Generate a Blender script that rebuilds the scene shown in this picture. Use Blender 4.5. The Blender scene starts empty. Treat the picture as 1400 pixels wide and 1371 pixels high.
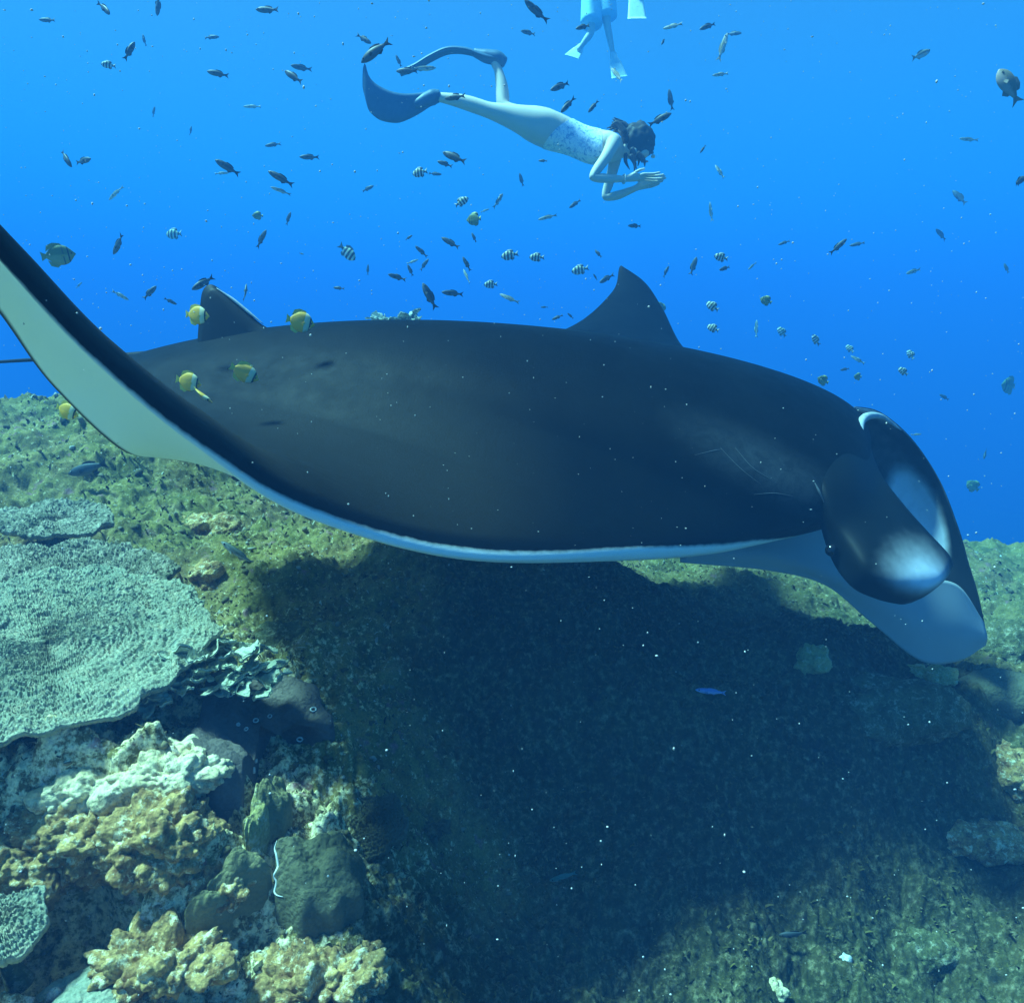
import bpy, bmesh, math, random
import numpy as np
from mathutils import Vector, Matrix
from mathutils.bvhtree import BVHTree

random.seed(7); RNG = np.random.default_rng(7)
S = bpy.context.scene
COL = S.collection

# ---------------------------------------------------------------- camera
PITCH = math.radians(12.0)
FPX = 1000.0
cam_d = bpy.data.cameras.new('camera'); cam = bpy.data.objects.new('camera', cam_d); COL.objects.link(cam)
cam_d.sensor_width = 36.0; cam_d.lens = 36.0 * FPX / 1400.0
cam_d.clip_start = 0.02; cam_d.clip_end = 600
cam.location = (0, 0, 0); cam.rotation_euler = (math.pi / 2 - PITCH, 0, 0)
S.camera = cam
FW = np.array((0, math.cos(PITCH), -math.sin(PITCH))); RT = np.array((1.0, 0, 0)); UP = np.array((0, math.sin(PITCH), math.cos(PITCH)))

def P(px, py, d):
    """World point seen at a photo pixel, d metres along the view axis."""
    return d * (FW + RT * ((px - 700) / FPX) + UP * ((685.5 - py) / FPX))

# ---------------------------------------------------------------- sky and sun
SUN_DIR = Vector((-0.50, 0.05, 1.0)).normalized()
w = bpy.data.worlds.new('World'); S.world = w; w.use_nodes = True
nt = w.node_tree; nt.nodes.clear()
sky = nt.nodes.new('ShaderNodeTexSky'); sky.sky_type = 'NISHITA'; sky.sun_disc = False
sky.sun_elevation = math.asin(SUN_DIR.z); sky.sun_rotation = math.atan2(SUN_DIR.x, SUN_DIR.y)
bg = nt.nodes.new('ShaderNodeBackground'); bg.inputs['Strength'].default_value = 0.05
wo = nt.nodes.new('ShaderNodeOutputWorld')
nt.links.new(sky.outputs[0], bg.inputs[0]); nt.links.new(bg.outputs[0], wo.inputs[0])
sd = bpy.data.lights.new('sun', 'SUN'); sd.energy = 5.0; sd.angle = math.radians(8.0); sd.color = (1.0, 0.93, 0.80)
so = bpy.data.objects.new('sun', sd); COL.objects.link(so)
so.rotation_euler = SUN_DIR.to_track_quat('Z', 'Y').to_euler(); so.location = (0, 0, 20)

S.view_settings.view_transform = 'Standard'; S.view_settings.look = 'None'
S.view_settings.exposure = 1.98; S.view_settings.gamma = 1.0; S.view_settings.use_curve_mapping = False
S.render.engine = 'CYCLES'
S.cycles.max_bounces = 6; S.cycles.diffuse_bounces = 3; S.cycles.glossy_bounces = 2
S.cycles.transmission_bounces = 3; S.cycles.volume_bounces = 0; S.cycles.transparent_max_bounces = 8
S.cycles.use_denoising = True
S.cycles.caustics_reflective = False; S.cycles.caustics_refractive = False

# water: one closed box of even density
WATER_DENSITY = 0.162
WATER_SCATTER = (0.022, 0.088, 0.250)
WATER_ABSORB = (0.0, 0.46, 0.88)

# ---------------------------------------------------------------- helpers
def tag(o, label=None, cat=None, group=None, kind=None):
    if label: o['label'] = label
    if cat: o['category'] = cat
    if group: o['group'] = group
    if kind: o['kind'] = kind
    return o

def empty(name, loc=(0, 0, 0)):
    o = bpy.data.objects.new(name, None); COL.objects.link(o); o.location = loc
    o.empty_display_size = 0.05
    return o

def mesh(name, verts, faces, mat=None, smooth=True, attrs=None):
    me = bpy.data.meshes.new(name)
    verts = np.asarray(verts, dtype=np.float32)
    if isinstance(faces, np.ndarray):
        n, k = faces.shape
        me.vertices.add(len(verts)); me.vertices.foreach_set('co', verts.ravel())
        me.loops.add(n * k); me.loops.foreach_set('vertex_index', faces.ravel().astype(np.int32))
        me.polygons.add(n)
        me.polygons.foreach_set('loop_start', np.arange(0, n * k, k, dtype=np.int32))
        me.polygons.foreach_set('loop_total', np.full(n, k, dtype=np.int32))
        me.update(calc_edges=True)
    else:
        me.from_pydata([tuple(map(float, v)) for v in verts], [], faces)
    if smooth:
        me.polygons.foreach_set('use_smooth', np.ones(len(me.polygons), dtype=bool))
    if attrs:
        for k_, v_ in attrs.items():
            a = me.attributes.new(k_, 'FLOAT', 'POINT'); a.data.foreach_set('value', np.asarray(v_, dtype=np.float32))
    if mat: me.materials.append(mat)
    me.validate()
    return me

def link(name, me, parent=None, loc=None):
    o = bpy.data.objects.new(name, me); COL.objects.link(o)
    if parent is not None: o.parent = parent
    if loc is not None: o.location = loc
    return o

def grid_faces(nu, nv, wrap_v=False, off=0, wrap_u=False):
    iu = np.arange(nu if wrap_u else nu - 1); iv = np.arange(nv if wrap_v else nv - 1)
    a, b = np.meshgrid(iu, iv, indexing='ij')
    a2 = (a + 1) % nu; b2 = (b + 1) % nv
    return np.stack([a * nv + b, a2 * nv + b, a2 * nv + b2, a * nv + b2], -1).reshape(-1, 4) + off

def catmull(pts, n):
    """Catmull-Rom through pts (k,D), n samples in all."""
    pts = np.asarray(pts, float); k = len(pts)
    t = np.linspace(0, k - 1, n); i = np.clip(t.astype(int), 0, k - 2); f = (t - i)[:, None]
    ext = np.vstack([2 * pts[0] - pts[1], pts, 2 * pts[-1] - pts[-2]])
    p0, p1, p2, p3 = ext[i], ext[i + 1], ext[i + 2], ext[i + 3]
    return 0.5 * ((2 * p1) + (-p0 + p2) * f + (2 * p0 - 5 * p1 + 4 * p2 - p3) * f ** 2 + (-p0 + 3 * p1 - 3 * p2 + p3) * f ** 3)

def sstep(a, b, x):
    t = np.clip((x - a) / (b - a), 0, 1); return t * t * (3 - 2 * t)

# numpy noise
def _hash(ix, iy, seed):
    h = (ix.astype(np.int64) * 374761393 + iy.astype(np.int64) * 668265263 + seed * 974634777) & 0xffffffff
    h = ((h ^ (h >> 13)) * 1274126177) & 0xffffffff
    h = h ^ (h >> 16)
    return h
def perlin(x, y, seed=0):
    ix = np.floor(x); iy = np.floor(y); fx = x - ix; fy = y - iy
    u = fx ** 3 * (fx * (fx * 6 - 15) + 10); v = fy ** 3 * (fy * (fy * 6 - 15) + 10)
    def g(ax, ay):
        a = _hash(ix + ax, iy + ay, seed) * (2 * np.pi / 4294967296.0)
        return np.cos(a) * (fx - ax) + np.sin(a) * (fy - ay)
    n0 = g(0, 0) * (1 - u) + g(1, 0) * u; n1 = g(0, 1) * (1 - u) + g(1, 1) * u
    return (n0 * (1 - v) + n1 * v) * 1.4
def worley(x, y, seed=0, jit=1.0):
    """distance to the nearest feature point and that cell's random value"""
    ix = np.floor(x); iy = np.floor(y)
    best = np.full(x.shape, 9.0); rid = np.zeros(x.shape)
    for dx in (-1, 0, 1):
        for dy in (-1, 0, 1):
            h = _hash(ix + dx, iy + dy, seed)
            qx = ix + dx + 0.5 + jit * ((h & 1023) / 1024.0 - 0.5); qy = iy + dy + 0.5 + jit * (((h >> 10) & 1023) / 1024.0 - 0.5)
            d = (qx - x) ** 2 + (qy - y) ** 2
            m = d < best
            best = np.where(m, d, best); rid = np.where(m, (h >> 20) / 4096.0, rid)
    return np.sqrt(best), rid

def worley3(p, seed=0):
    ip = np.floor(p); best = np.full(len(p), 9.0)
    for dx in (-1, 0, 1):
        for dy in (-1, 0, 1):
            for dz in (-1, 0, 1):
                h = _hash(ip[:, 0] + dx, ip[:, 1] + dy + 57 * (ip[:, 2] + dz), seed)
                q = np.stack([(h & 1023), (h >> 10) & 1023, (h >> 20) & 1023], -1) / 1024.0 + ip + np.array((dx, dy, dz))
                best = np.minimum(best, ((q - p) ** 2).sum(1))
    return np.sqrt(best)

# ---------------------------------------------------------------- materials
class M:
    """small node-graph helper"""
    def __init__(s, name, rough=0.8, spec=0.2):
        s.m = bpy.data.materials.new(name); s.m.use_nodes = True; s.t = s.m.node_tree
        s.b = s.t.nodes['Principled BSDF']
        s.b.inputs['Roughness'].default_value = rough; s.b.inputs['Specular IOR Level'].default_value = spec
        s._co = None
    def n(s, typ, **kw):
        nd = s.t.nodes.new(typ)
        for k, v in kw.items():
            if k in nd.inputs: s.set(nd, k, v)
            else: setattr(nd, k, v)
        return nd
    def set(s, nd, k, v):
        if hasattr(v, 'links') or isinstance(v, bpy.types.NodeSocket): s.t.links.new(v, nd.inputs[k])
        else: nd.inputs[k].default_value = v
    @property
    def co(s):
        if s._co is None: s._co = s.n('ShaderNodeTexCoord').outputs['Object']
        return s._co
    def noise(s, scale, detail=4, rough=0.6, co=None, dist=0.0):
        return s.n('ShaderNodeTexNoise', Vector=co or s.co, Scale=scale, Detail=detail, Roughness=rough, Distortion=dist).outputs['Fac']
    def voro(s, scale, feature='F1', out='Distance', co=None):
        nd = s.n('ShaderNodeTexVoronoi', feature=feature); s.set(nd, 'Vector', co or s.co); nd.inputs['Scale'].default_value = scale
        return nd.outputs[out]
    def ramp(s, fac, stops):
        r = s.n('ShaderNodeValToRGB'); s.set(r, 'Fac', fac); el = r.color_ramp.elements
        while len(el) < len(stops): el.new(0.5)
        for e, (p, c) in zip(el, stops):
            e.position = p; e.color = (*c, 1) if not isinstance(c, (int, float)) else (c, c, c, 1)
        return r.outputs['Color']
    def mix(s, fac, a, b, mode='MIX'):
        nd = s.n('ShaderNodeMix', data_type='RGBA', blend_type=mode)
        for i, v in ((0, fac), (6, a), (7, b)):
            if isinstance(v, bpy.types.NodeSocket): s.t.links.new(v, nd.inputs[i])
            else: nd.inputs[i].default_value = v if i == 0 or len(v) == 4 else (*v, 1)
        return nd.outputs[2]
    def math(s, op, a, b=0.0, clamp=False):
        nd = s.n('ShaderNodeMath', operation=op); nd.use_clamp = clamp
        for i, v in ((0, a), (1, b)):
            if isinstance(v, bpy.types.NodeSocket): s.t.links.new(v, nd.inputs[i])
            else: nd.inputs[i].default_value = v
        return nd.outputs[0]
    def attr(s, name):
        return s.n('ShaderNodeAttribute', attribute_name=name).outputs['Fac']
    def color(s, c):
        s.set(s.b, 'Base Color', c if isinstance(c, bpy.types.NodeSocket) else (*c, 1)); return s
    def bump(s, h, strength=0.5, dist=0.01):
        b = s.n('ShaderNodeBump', Height=h, Strength=strength, Distance=dist); s.t.links.new(b.outputs[0], s.b.inputs['Normal']); return s

def plain(name, c, rough=0.7, spec=0.2, var=0.25, scale=30):
    m = M(name, rough, spec)
    f = m.noise(scale, 4)
    m.color(m.mix(f, tuple(x * (1 - var) for x in c), tuple(min(1, x * (1 + var)) for x in c)))
    return m.m

# ================================================================ REEF TERRAIN
def zbase(x, y):
    z = -1.24 - 0.035 * np.maximum(x, 0) + 0.80 * np.tanh(0.45 * np.maximum(0, -x - 0.05)) * sstep(0.35, 1.55, y)
    z = z + 0.42 * np.exp(-((x - 0.0) / 0.85) ** 2 - ((y - 2.85) / 0.70) ** 2)
    z = z - 0.38 * sstep(2.5, 1.45, y) * sstep(-0.38, 0.25, x)
    z = z - 0.10 * sstep(2.0, 5.0, y) * sstep(-0.5, 2.0, x)
    z = z + 0.30 * np.exp(-((x + 2.4) / 1.3) ** 2 - ((y - 4.2) / 0.8) ** 2) + 0.10 * np.exp(-((x - 3.2) / 1.2) ** 2 - ((y - 4.6) / 0.8) ** 2)
    # ridge at the right, the hollow in front of it
    r = (x - 1.05) * 0.80 + (y - 2.35) * 0.60
    q = -(x - 1.05) * 0.60 + (y - 2.35) * 0.80
    z = z + 0.17 * np.exp(-(r / 0.75) ** 2 - (q / 0.28) ** 2)
    z = z - 0.10 * np.exp(-(r / 0.6) ** 2 - ((q + 0.55) / 0.25) ** 2)
    z = z + 0.12 * np.exp(-((x - 2.0) / 0.5) ** 2 - ((y - 2.9) / 0.35) ** 2)
    z = z + 1.02 * np.exp(-(((x + 0.66) / 0.42) ** 2 + ((y - 4.75) / 0.38) ** 2) ** 1.4)
    z = z + 0.21 * np.exp(-((x + 0.82) / 0.30) ** 2 - ((y - 1.38) / 0.13) ** 2)
    # edge of the knoll
    z = z - 0.42 * np.maximum(0, y - 5.3 + 0.15 * x) ** 1.15
    z = z - 0.20 * np.maximum(0, np.abs(x) - 6.0) ** 1.2
    z = z - 0.25 * np.maximum(0, -y - 2.0)
    return np.maximum(z, -14.0 - 0.0 * x)

HOLES = []   # (x, y, rx, ry, depth)
def zreef(x, y, fine=True):
    z = zbase(x, y)
    dist = np.sqrt(x * x + y * y)
    z = z + 0.085 * perlin(x / 0.75, y / 0.75, 1) + 0.065 * perlin(x / 0.31, y / 0.31, 2) + 0.03 * perlin(x / 0.14 + 3, y / 0.14, 3)
    for hx, hy, rx, ry, dep in HOLES:
        e = ((x - hx) / rx) ** 2 + ((y - hy) / ry) ** 2 + 0.5 * perlin(x / 0.12, y / 0.12, 31)
        z = z - dep * (1 - sstep(0.55, 1.25, e))
    rug = sstep(0.15, -0.35, x + 0.2 * (y - 1.4)) * sstep(2.1, 1.6, y)
    z = z + rug * (0.10 * np.abs(perlin(x / 0.22, y / 0.17, 61)) - 0.035 + 0.06 * np.abs(perlin(x / 0.09, y / 0.08, 62)) - 0.02)
    if fine:
        wx = x + 0.03 * perlin(x / 0.1, y / 0.1, 11); wy = y + 0.03 * perlin(x / 0.1, y / 0.1, 12)
        m1 = sstep(-0.15, 0.4, perlin(x / 0.5, y / 0.5, 21))
        d1, i1 = worley(wx / 0.13, wy / 0.13, 4)
        z = z + 0.05 * np.clip(1 - d1 * 1.5, 0, 1) ** 0.7 * m1 * (0.3 + i1)
        d2, i2 = worley(wx / 0.055, wy / 0.055, 5)
        z = z + 0.024 * np.clip(1 - d2 * 1.35, 0, 1) ** 0.7 * (i2 > 0.25) * (0.4 + 0.8 * i2)
        d3, i3 = worley(wx / 0.024, wy / 0.024, 6)
        z = z + 0.011 * np.clip(1 - d3 * 1.3, 0, 1) * (0.3 + i3)
        z = z + 0.012 * np.abs(perlin(x / 0.045, y / 0.045, 7)) - 0.01 + 0.007 * perlin(x / 0.012, y / 0.012, 8)
    return z

def hit(px, py, fine=False):
    """Where the photo ray meets the reef."""
    d0 = FW + RT * ((px - 700) / FPX) + UP * ((685.5 - py) / FPX)
    t = np.linspace(0.6, 9, 1700)
    pts = d0[None] * t[:, None]
    below = pts[:, 2] < zreef(pts[:, 0], pts[:, 1], fine)
    i = int(np.argmax(below)) if below.any() else 1699
    return pts[i]

h0 = hit(45, 1290); HOLES.append((h0[0] + 0.02, h0[1] + 0.05, 0.15, 0.13, 0.30))
h0 = hit(235, 1120); HOLES.append((h0[0], h0[1] + 0.03, 0.12, 0.05, 0.10))

def painted_turf_shade(X, Y):  # mask that paints the dimness under and around the manta's shadow into turf colour
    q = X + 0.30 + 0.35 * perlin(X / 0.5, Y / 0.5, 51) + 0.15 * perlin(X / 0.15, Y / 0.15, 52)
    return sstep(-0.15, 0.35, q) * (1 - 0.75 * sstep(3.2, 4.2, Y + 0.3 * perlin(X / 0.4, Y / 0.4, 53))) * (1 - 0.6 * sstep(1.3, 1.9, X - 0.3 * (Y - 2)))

def build_reef(mat):
    az = np.concatenate([np.radians(np.linspace(-150, -45, 60, endpoint=False)), np.radians(np.linspace(-45, 45, 820, endpoint=False)), np.radians(np.linspace(45, 150, 61))])
    r = np.concatenate([np.geomspace(0.25, 0.95, 40, endpoint=False), np.geomspace(0.95, 6.8, 760, endpoint=False), np.geomspace(6.8, 75, 60)])
    A, R = np.meshgrid(az, r, indexing='ij')
    X = R * np.sin(A); Y = R * np.cos(A)
    Z = np.empty_like(X)
    for i in range(0, len(az), 128):
        Z[i:i + 128] = zreef(X[i:i + 128], Y[i:i + 128])
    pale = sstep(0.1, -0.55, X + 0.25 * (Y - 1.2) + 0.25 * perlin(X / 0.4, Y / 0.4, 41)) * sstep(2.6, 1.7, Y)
    dark = painted_turf_shade(X, Y)  # painted shade, mixed into the reef colour
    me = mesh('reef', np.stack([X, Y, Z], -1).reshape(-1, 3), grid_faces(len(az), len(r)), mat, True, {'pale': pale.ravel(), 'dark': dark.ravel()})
    me.flip_normals()
    return tag(link('reef', me), kind='structure')

def reef_material():
    m = M('reef_turf', 0.9, 0.15)
    n1 = m.noise(2.2, 5, 0.65); n2 = m.noise(9, 6, 0.7); n3 = m.noise(45, 5, 0.7); n4 = m.noise(160, 3, 0.7)
    base = m.ramp(n2, [(0.25, (0.045, 0.045, 0.015)), (0.42, (0.14, 0.12, 0.03)), (0.55, (0.26, 0.20, 0.055)), (0.68, (0.32, 0.23, 0.10)), (0.8, (0.42, 0.34, 0.20))])
    brown = m.ramp(n3, [(0.3, (0.05, 0.028, 0.015)), (0.55, (0.22, 0.12, 0.05)), (0.75, (0.48, 0.36, 0.20))])
    c = m.mix(m.math('MULTIPLY', m.ramp(n1, [(0.45, 0), (0.62, 1)]), 0.6), base, brown)
    # pale coralline crust, more of it at the sunlit near left
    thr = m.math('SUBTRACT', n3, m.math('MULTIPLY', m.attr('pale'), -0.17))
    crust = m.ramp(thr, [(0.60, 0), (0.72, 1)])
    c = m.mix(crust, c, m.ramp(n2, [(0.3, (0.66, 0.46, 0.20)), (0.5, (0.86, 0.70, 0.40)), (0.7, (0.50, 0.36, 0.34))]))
    c = m.mix(m.ramp(m.noise(14, 3), [(0.62, 0), (0.72, 0.7)]), c, (0.30, 0.13, 0.16))
    c = m.mix(m.ramp(m.noise(70, 3, 0.8), [(0.66, 0), (0.70, 0.9)]), c, (0.62, 0.60, 0.52))
    c = m.mix(0.55, c, m.ramp(n4, [(0.3, 0.35), (0.5, 1.0), (0.7, 1.6)]), 'MULTIPLY')
    c = m.mix(m.math('MULTIPLY', m.attr('dark'), 0.86), c, m.ramp(n3, [(0.3, (0.006, 0.009, 0.005)), (0.5, (0.028, 0.032, 0.014)), (0.70, (0.22, 0.19, 0.11))]))  # painted shade: near-black turf tones where the slope should look dim
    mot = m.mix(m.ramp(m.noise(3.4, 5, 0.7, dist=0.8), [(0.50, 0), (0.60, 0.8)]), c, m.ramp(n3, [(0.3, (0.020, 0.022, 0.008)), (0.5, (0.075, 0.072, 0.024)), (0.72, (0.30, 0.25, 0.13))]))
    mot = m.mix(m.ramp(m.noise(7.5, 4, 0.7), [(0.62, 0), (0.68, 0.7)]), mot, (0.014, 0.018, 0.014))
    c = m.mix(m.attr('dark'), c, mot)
    m.color(c); m.bump(m.math('ADD', n3, m.math('MULTIPLY', n4, 0.5)), 0.7, 0.012)
    return m.m

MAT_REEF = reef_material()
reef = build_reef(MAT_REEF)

# ================================================================ MANTA
def manta_skin():
    m = M('manta_skin', 0.6, 0.05)
    side = m.attr('side')     # >0 back, <0 belly, in metres from the edge line
    sn = m.math('ADD', side, m.math('MULTIPLY', m.math('SUBTRACT', m.noise(45, 2), 0.5), 0.008))
    f = m.ramp(m.noise(4.5, 6, 0.7, dist=0.6), [(0.35, 0), (0.65, 1)])
    back = m.mix(f, (0.0004, 0.0010, 0.0011), (0.0022, 0.0034, 0.0036))
    back = m.mix(m.attr('brown'), back, (0.030, 0.025, 0.015))
    scuff = m.math('MULTIPLY', m.attr('patch'), m.ramp(m.noise(22, 6, 0.75, dist=1.0), [(0.30, 0.25), (0.62, 1)]))
    back = m.mix(scuff, back, (0.030, 0.036, 0.040))
    edge = m.ramp(m.math('ADD', m.math('MULTIPLY', sn, 4.0), 0.5), [(0.62, 1), (0.74, 0)])
    back = m.mix(edge, back, (0.002, 0.0025, 0.003))
    belly = m.mix(m.noise(3, 4), (0.66, 0.70, 0.63), (0.76, 0.79, 0.72))
    belly = m.mix(m.attr('rim'), belly, (0.03, 0.035, 0.04))
    isback = m.ramp(m.math('ADD', m.math('MULTIPLY', sn, 10.0), 0.5), [(0.44, 0), (0.56, 1)])
    c = m.mix(isback, belly, back)
    specks = m.ramp(m.voro(28), [(0.02, 1), (0.055, 0)])
    c = m.mix(m.math('MULTIPLY', specks, 0.10), c, (0.5, 0.5, 0.5))
    m.color(c); m.bump(m.math('ADD', m.noise(160, 4, 0.7), m.math('MULTIPLY', m.noise(9, 4), 2.0)), 0.18, 0.006); m.set(m.b, 'Roughness', m.math('ADD', 0.42, m.math('MULTIPLY', m.noise(14, 5, 0.7), 0.3)))
    return m.m
MAT_MANTA = manta_skin()

# stations from the near wing tip over the body to the far wing tip:
# leading edge (px,py,d), trailing edge, half thickness, camber, belly factor
ST = [
    ((-110, 225, 0.80), (-108, 232, 0.82), 0.006, 0.00),
    ((-70, 270, 0.85), (-85, 326, 0.96), 0.011, 0.00),
    ((0, 358, 0.94), (0, 426, 1.12), 0.017, 0.00),
    ((120, 488, 1.09), (75, 528, 1.36), 0.024, 0.00),
    ((260, 606, 1.29), (175, 618, 1.54), 0.034, 0.00),
    ((420, 708, 1.50), (215, 600, 1.88), 0.042, 0.00),
    ((640, 764, 1.72), (175, 560, 2.20), 0.055, 0.02),
    ((870, 760, 1.90), (165, 520, 2.36), 0.085, 0.06),
    ((1030, 742, 2.08), (163, 500, 2.46), 0.125, 0.17),
    ((1168, 700, 2.17), (163, 493, 2.54), 0.155, 0.21),
    ((1190, 618, 2.44), (166, 491, 2.58), 0.165, 0.23),
    ((1170, 575, 2.72), (185, 489, 2.60), 0.150, 0.21),
    ((1090, 540, 2.98), (300, 486, 2.62), 0.110, 0.15),
    ((990, 510, 3.30), (440, 490, 2.85), 0.070, 0.04),
    ((935, 478, 3.62), (620, 482, 3.20), 0.045, 0.00),
    ((906, 424, 3.88), (770, 452, 3.62), 0.028, 0.00),
    ((882, 388, 4.05), (835, 402, 3.95), 0.016, 0.00),
    ((850, 364, 4.15), (847, 367, 4.15), 0.005, 0.00),
]
BODY_UP = Vector(P(650, 300, 2.2)) - Vector(P(650, 600, 2.2)); BODY_UP = np.array((0.10, -0.42, 0.90)); BODY_UP /= np.linalg.norm(BODY_UP)

def airfoil(v):
    return (2.969 * np.sqrt(v) - 1.26 * v - 3.516 * v ** 2 + 2.843 * v ** 3 - 1.036 * v ** 4) / 1.0003
def manta_body(root):
    NU, NV = 300, 90
    L = catmull([P(*s[0]) for s in ST], NU); T = catmull([P(*s[1]) for s in ST], NU)
    th = np.clip(catmull([[s[2]] for s in ST], NU)[:, 0], 0.004, None); cb = np.clip(catmull([[s[3]] for s in ST], NU)[:, 0], 0, None)
    v = 0.5 - 0.5 * np.cos(np.linspace(0, np.pi, NV))
    V = v[None, :, None]
    Mid = L[:, None] * (1 - V) + T[:, None] * V
    Mid = Mid + BODY_UP * (cb[:, None] * (5.379 * v ** 1.5 * (1 - v))[None] * 0.55)[..., None]
    # the outer near wing arches to its back side
    n0 = np.cross(np.gradient(L, axis=0), T - L); n0 /= np.linalg.norm(n0, axis=1, keepdims=True) + 1e-9
    mid_i = int(NU * 9 / (len(ST) - 1))
    if np.dot(n0[mid_i], BODY_UP) < 0: n0 = -n0
    for _ in range(10): n0[1:-1] = (n0[:-2] + n0[1:-1] + n0[2:]) / 3
    n0 /= np.linalg.norm(n0, axis=1, keepdims=True)
    arch = np.interp(np.linspace(0, len(ST) - 1, NU), [0, 1, 2, 3, 4, 5, 6, 7], [0.0, 0.026, 0.036, 0.048, 0.064, 0.062, 0.034, 0.0])
    Mid = Mid + n0[:, None] * (arch[:, None] * (2.6 * v ** 0.6 * (1 - v) ** 1.5)[None])[..., None]
    du = np.gradient(Mid, axis=0); dv = np.gradient(Mid, axis=1)
    n = np.cross(du, dv); n /= np.linalg.norm(n, axis=-1, keepdims=True) + 1e-9
    # keep the normal pointing to the back side
    body = np.argmin(np.abs(np.linspace(0, len(ST) - 1, NU) - 9))
    if np.dot(n[body, NV // 2], BODY_UP) < 0: n = -n
    ns = n.copy()
    for _ in range(12):
        ns[1:-1] = (ns[:-2] + ns[1:-1] + ns[2:]) / 3
        ns /= np.linalg.norm(ns, axis=-1, keepdims=True)
    ta = airfoil(v); 
    t = th[:, None] * ta[None] + 0.003
    dors = Mid + ns * t[..., None]
    vent = Mid - ns * t[..., None] * 0.8
    # ring: dorsal TE -> LE -> ventral TE
    ring = np.concatenate([dors[:, ::-1], vent[:, 1:]], axis=1)
    nr = ring.shape[1]
    # signed side in metres from the colour line, measured along the ring
    seg = np.linalg.norm(np.diff(ring, axis=1), axis=-1); s = np.concatenate([np.zeros((NU, 1)), np.cumsum(seg, 1)], 1)
    s0 = s[:, NV - 1:NV]
    side = (s0 - s)
    us = np.linspace(0, len(ST) - 1, NU)
    shift = np.interp(us, [0, 2, 4, 5, 6, 7, 8, 9, 10, 12, 17], [0.0, 0.0, -0.008, -0.022, -0.026, -0.022, -0.004, 0.05, 0.05, 0, 0])
    side = (side + shift[:, None]) * np.interp(us, [0, 2, 3, 4, 5, 6], [2.6, 2.3, 2.0, 1.6, 1.2, 1.0])[:, None]
    chord = np.linalg.norm(T - L, axis=1)
    rim = np.zeros((NU, nr)); dte = (s[:, -1:] - s)
    rim[:] = sstep(0.035, 0.012, dte) * (np.arange(nr) >= NV)[None]
    pr = np.clip(1 - np.linalg.norm((ring - P(460, 660, 1.75)) / np.array((0.62, 0.9, 0.45)), axis=-1), 0, 1)
    brown = np.clip(pr * 0.9, 0, 0.40); brown = np.maximum(brown, (sstep(6, 4, us))[:, None] * np.ones((1, nr)))
    return ring, side, rim, brown, nr, NU

root = empty('manta_ray', P(700, 600, 2.3))
tag(root, 'large manta ray with black back and white belly gliding over the reef', 'manta ray')
def rel(pts): return np.asarray(pts) - np.array(root.location)

ring, side, rim, brown, nr, NU = manta_body(root)
tgt = P(1050, 640, 2.10)
dl = ring - tgt
patch = np.clip(1.15 - np.sqrt((dl[..., 0] * 0.9 + dl[..., 2] * 0.5) ** 2 / 0.20 ** 2 + (dl[..., 2] * 0.9 - dl[..., 0] * -0.35) ** 2 / 0.085 ** 2), 0, 1) * (side > 0)
me = mesh('body', rel(ring.reshape(-1, 3)), grid_faces(NU, nr), MAT_MANTA, True,
          {'side': side.ravel(), 'rim': rim.ravel(), 'brown': brown.ravel(), 'patch': patch.ravel()})
bm = bmesh.new(); bm.from_mesh(me); bmesh.ops.remove_doubles(bm, verts=bm.verts, dist=1e-5); bmesh.ops.recalc_face_normals(bm, faces=bm.faces); bm.to_mesh(me); bm.free()
body_o = link('body', me, root)

def patch_sheet(name, rows, thick, mat, attrs=None, nu=60, nv=40, bulge=0.0, bdir=None, round_end=True):
    """thick sheet through a net of rows of (px,py,d) points"""
    rws = [catmull([P(*p) for p in r], nu) for r in rows]           # each (nu,3)
    net = np.stack(rws, 0)                                          # (k,nu,3)
    net = np.stack([catmull(net[:, i], nv) for i in range(nu)], 0)  # (nu,nv,3)
    vv = np.linspace(0, 1, nv)[None, :, None]; uu = np.linspace(0, 1, nu)[:, None, None]
    if bulge: net = net + np.asarray(bdir) * bulge * (4 * vv * (1 - vv)) * (0.35 + 0.65 * np.sqrt(np.clip(1 - (2 * uu - 1) ** 2, 0, 1)))
    n = np.cross(np.gradient(net, axis=0), np.gradient(net, axis=1)); n /= np.linalg.norm(n, axis=-1, keepdims=True) + 1e-12
    if np.dot(n[nu // 2, nv // 2], -net[nu // 2, nv // 2]) < 0: n = -n
    e = np.sqrt(np.clip(1 - (2 * np.linspace(0, 1, nv) - 1) ** 8, 0, 1))[None, :] * np.sqrt(np.clip(1 - (2 * np.linspace(0, 1, nu) - 1) ** 12, 0, 1))[:, None]
    t = (thick * e + 0.001)[..., None]
    a = net; b = net - n * t * 2
    ringp = np.concatenate([a, b[:, ::-1]], 1)
    nn = ringp.shape[1]
    at = {}
    if attrs:
        U, VV = np.meshgrid(np.linspace(0, 1, nu), np.linspace(0, 1, nv), indexing='ij')
        for k, f in attrs.items():
            val = f(U, VV); at[k] = np.concatenate([val, np.zeros_like(val) if k != 'side' else np.full_like(val, 0.3)], 1).ravel()
    f = grid_faces(nu, nn, True).tolist()
    f.append(list(range(nn))[::-1]); f.append([(nu - 1) * nn + i for i in range(nn)])
    me = mesh(name, rel(ringp.reshape(-1, 3)), f, mat, True, at)
    bm = bmesh.new(); bm.from_mesh(me); bmesh.ops.recalc_face_normals(bm, faces=bm.faces); bm.to_mesh(me); bm.free()
    return link(name, me, root), net, n

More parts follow.
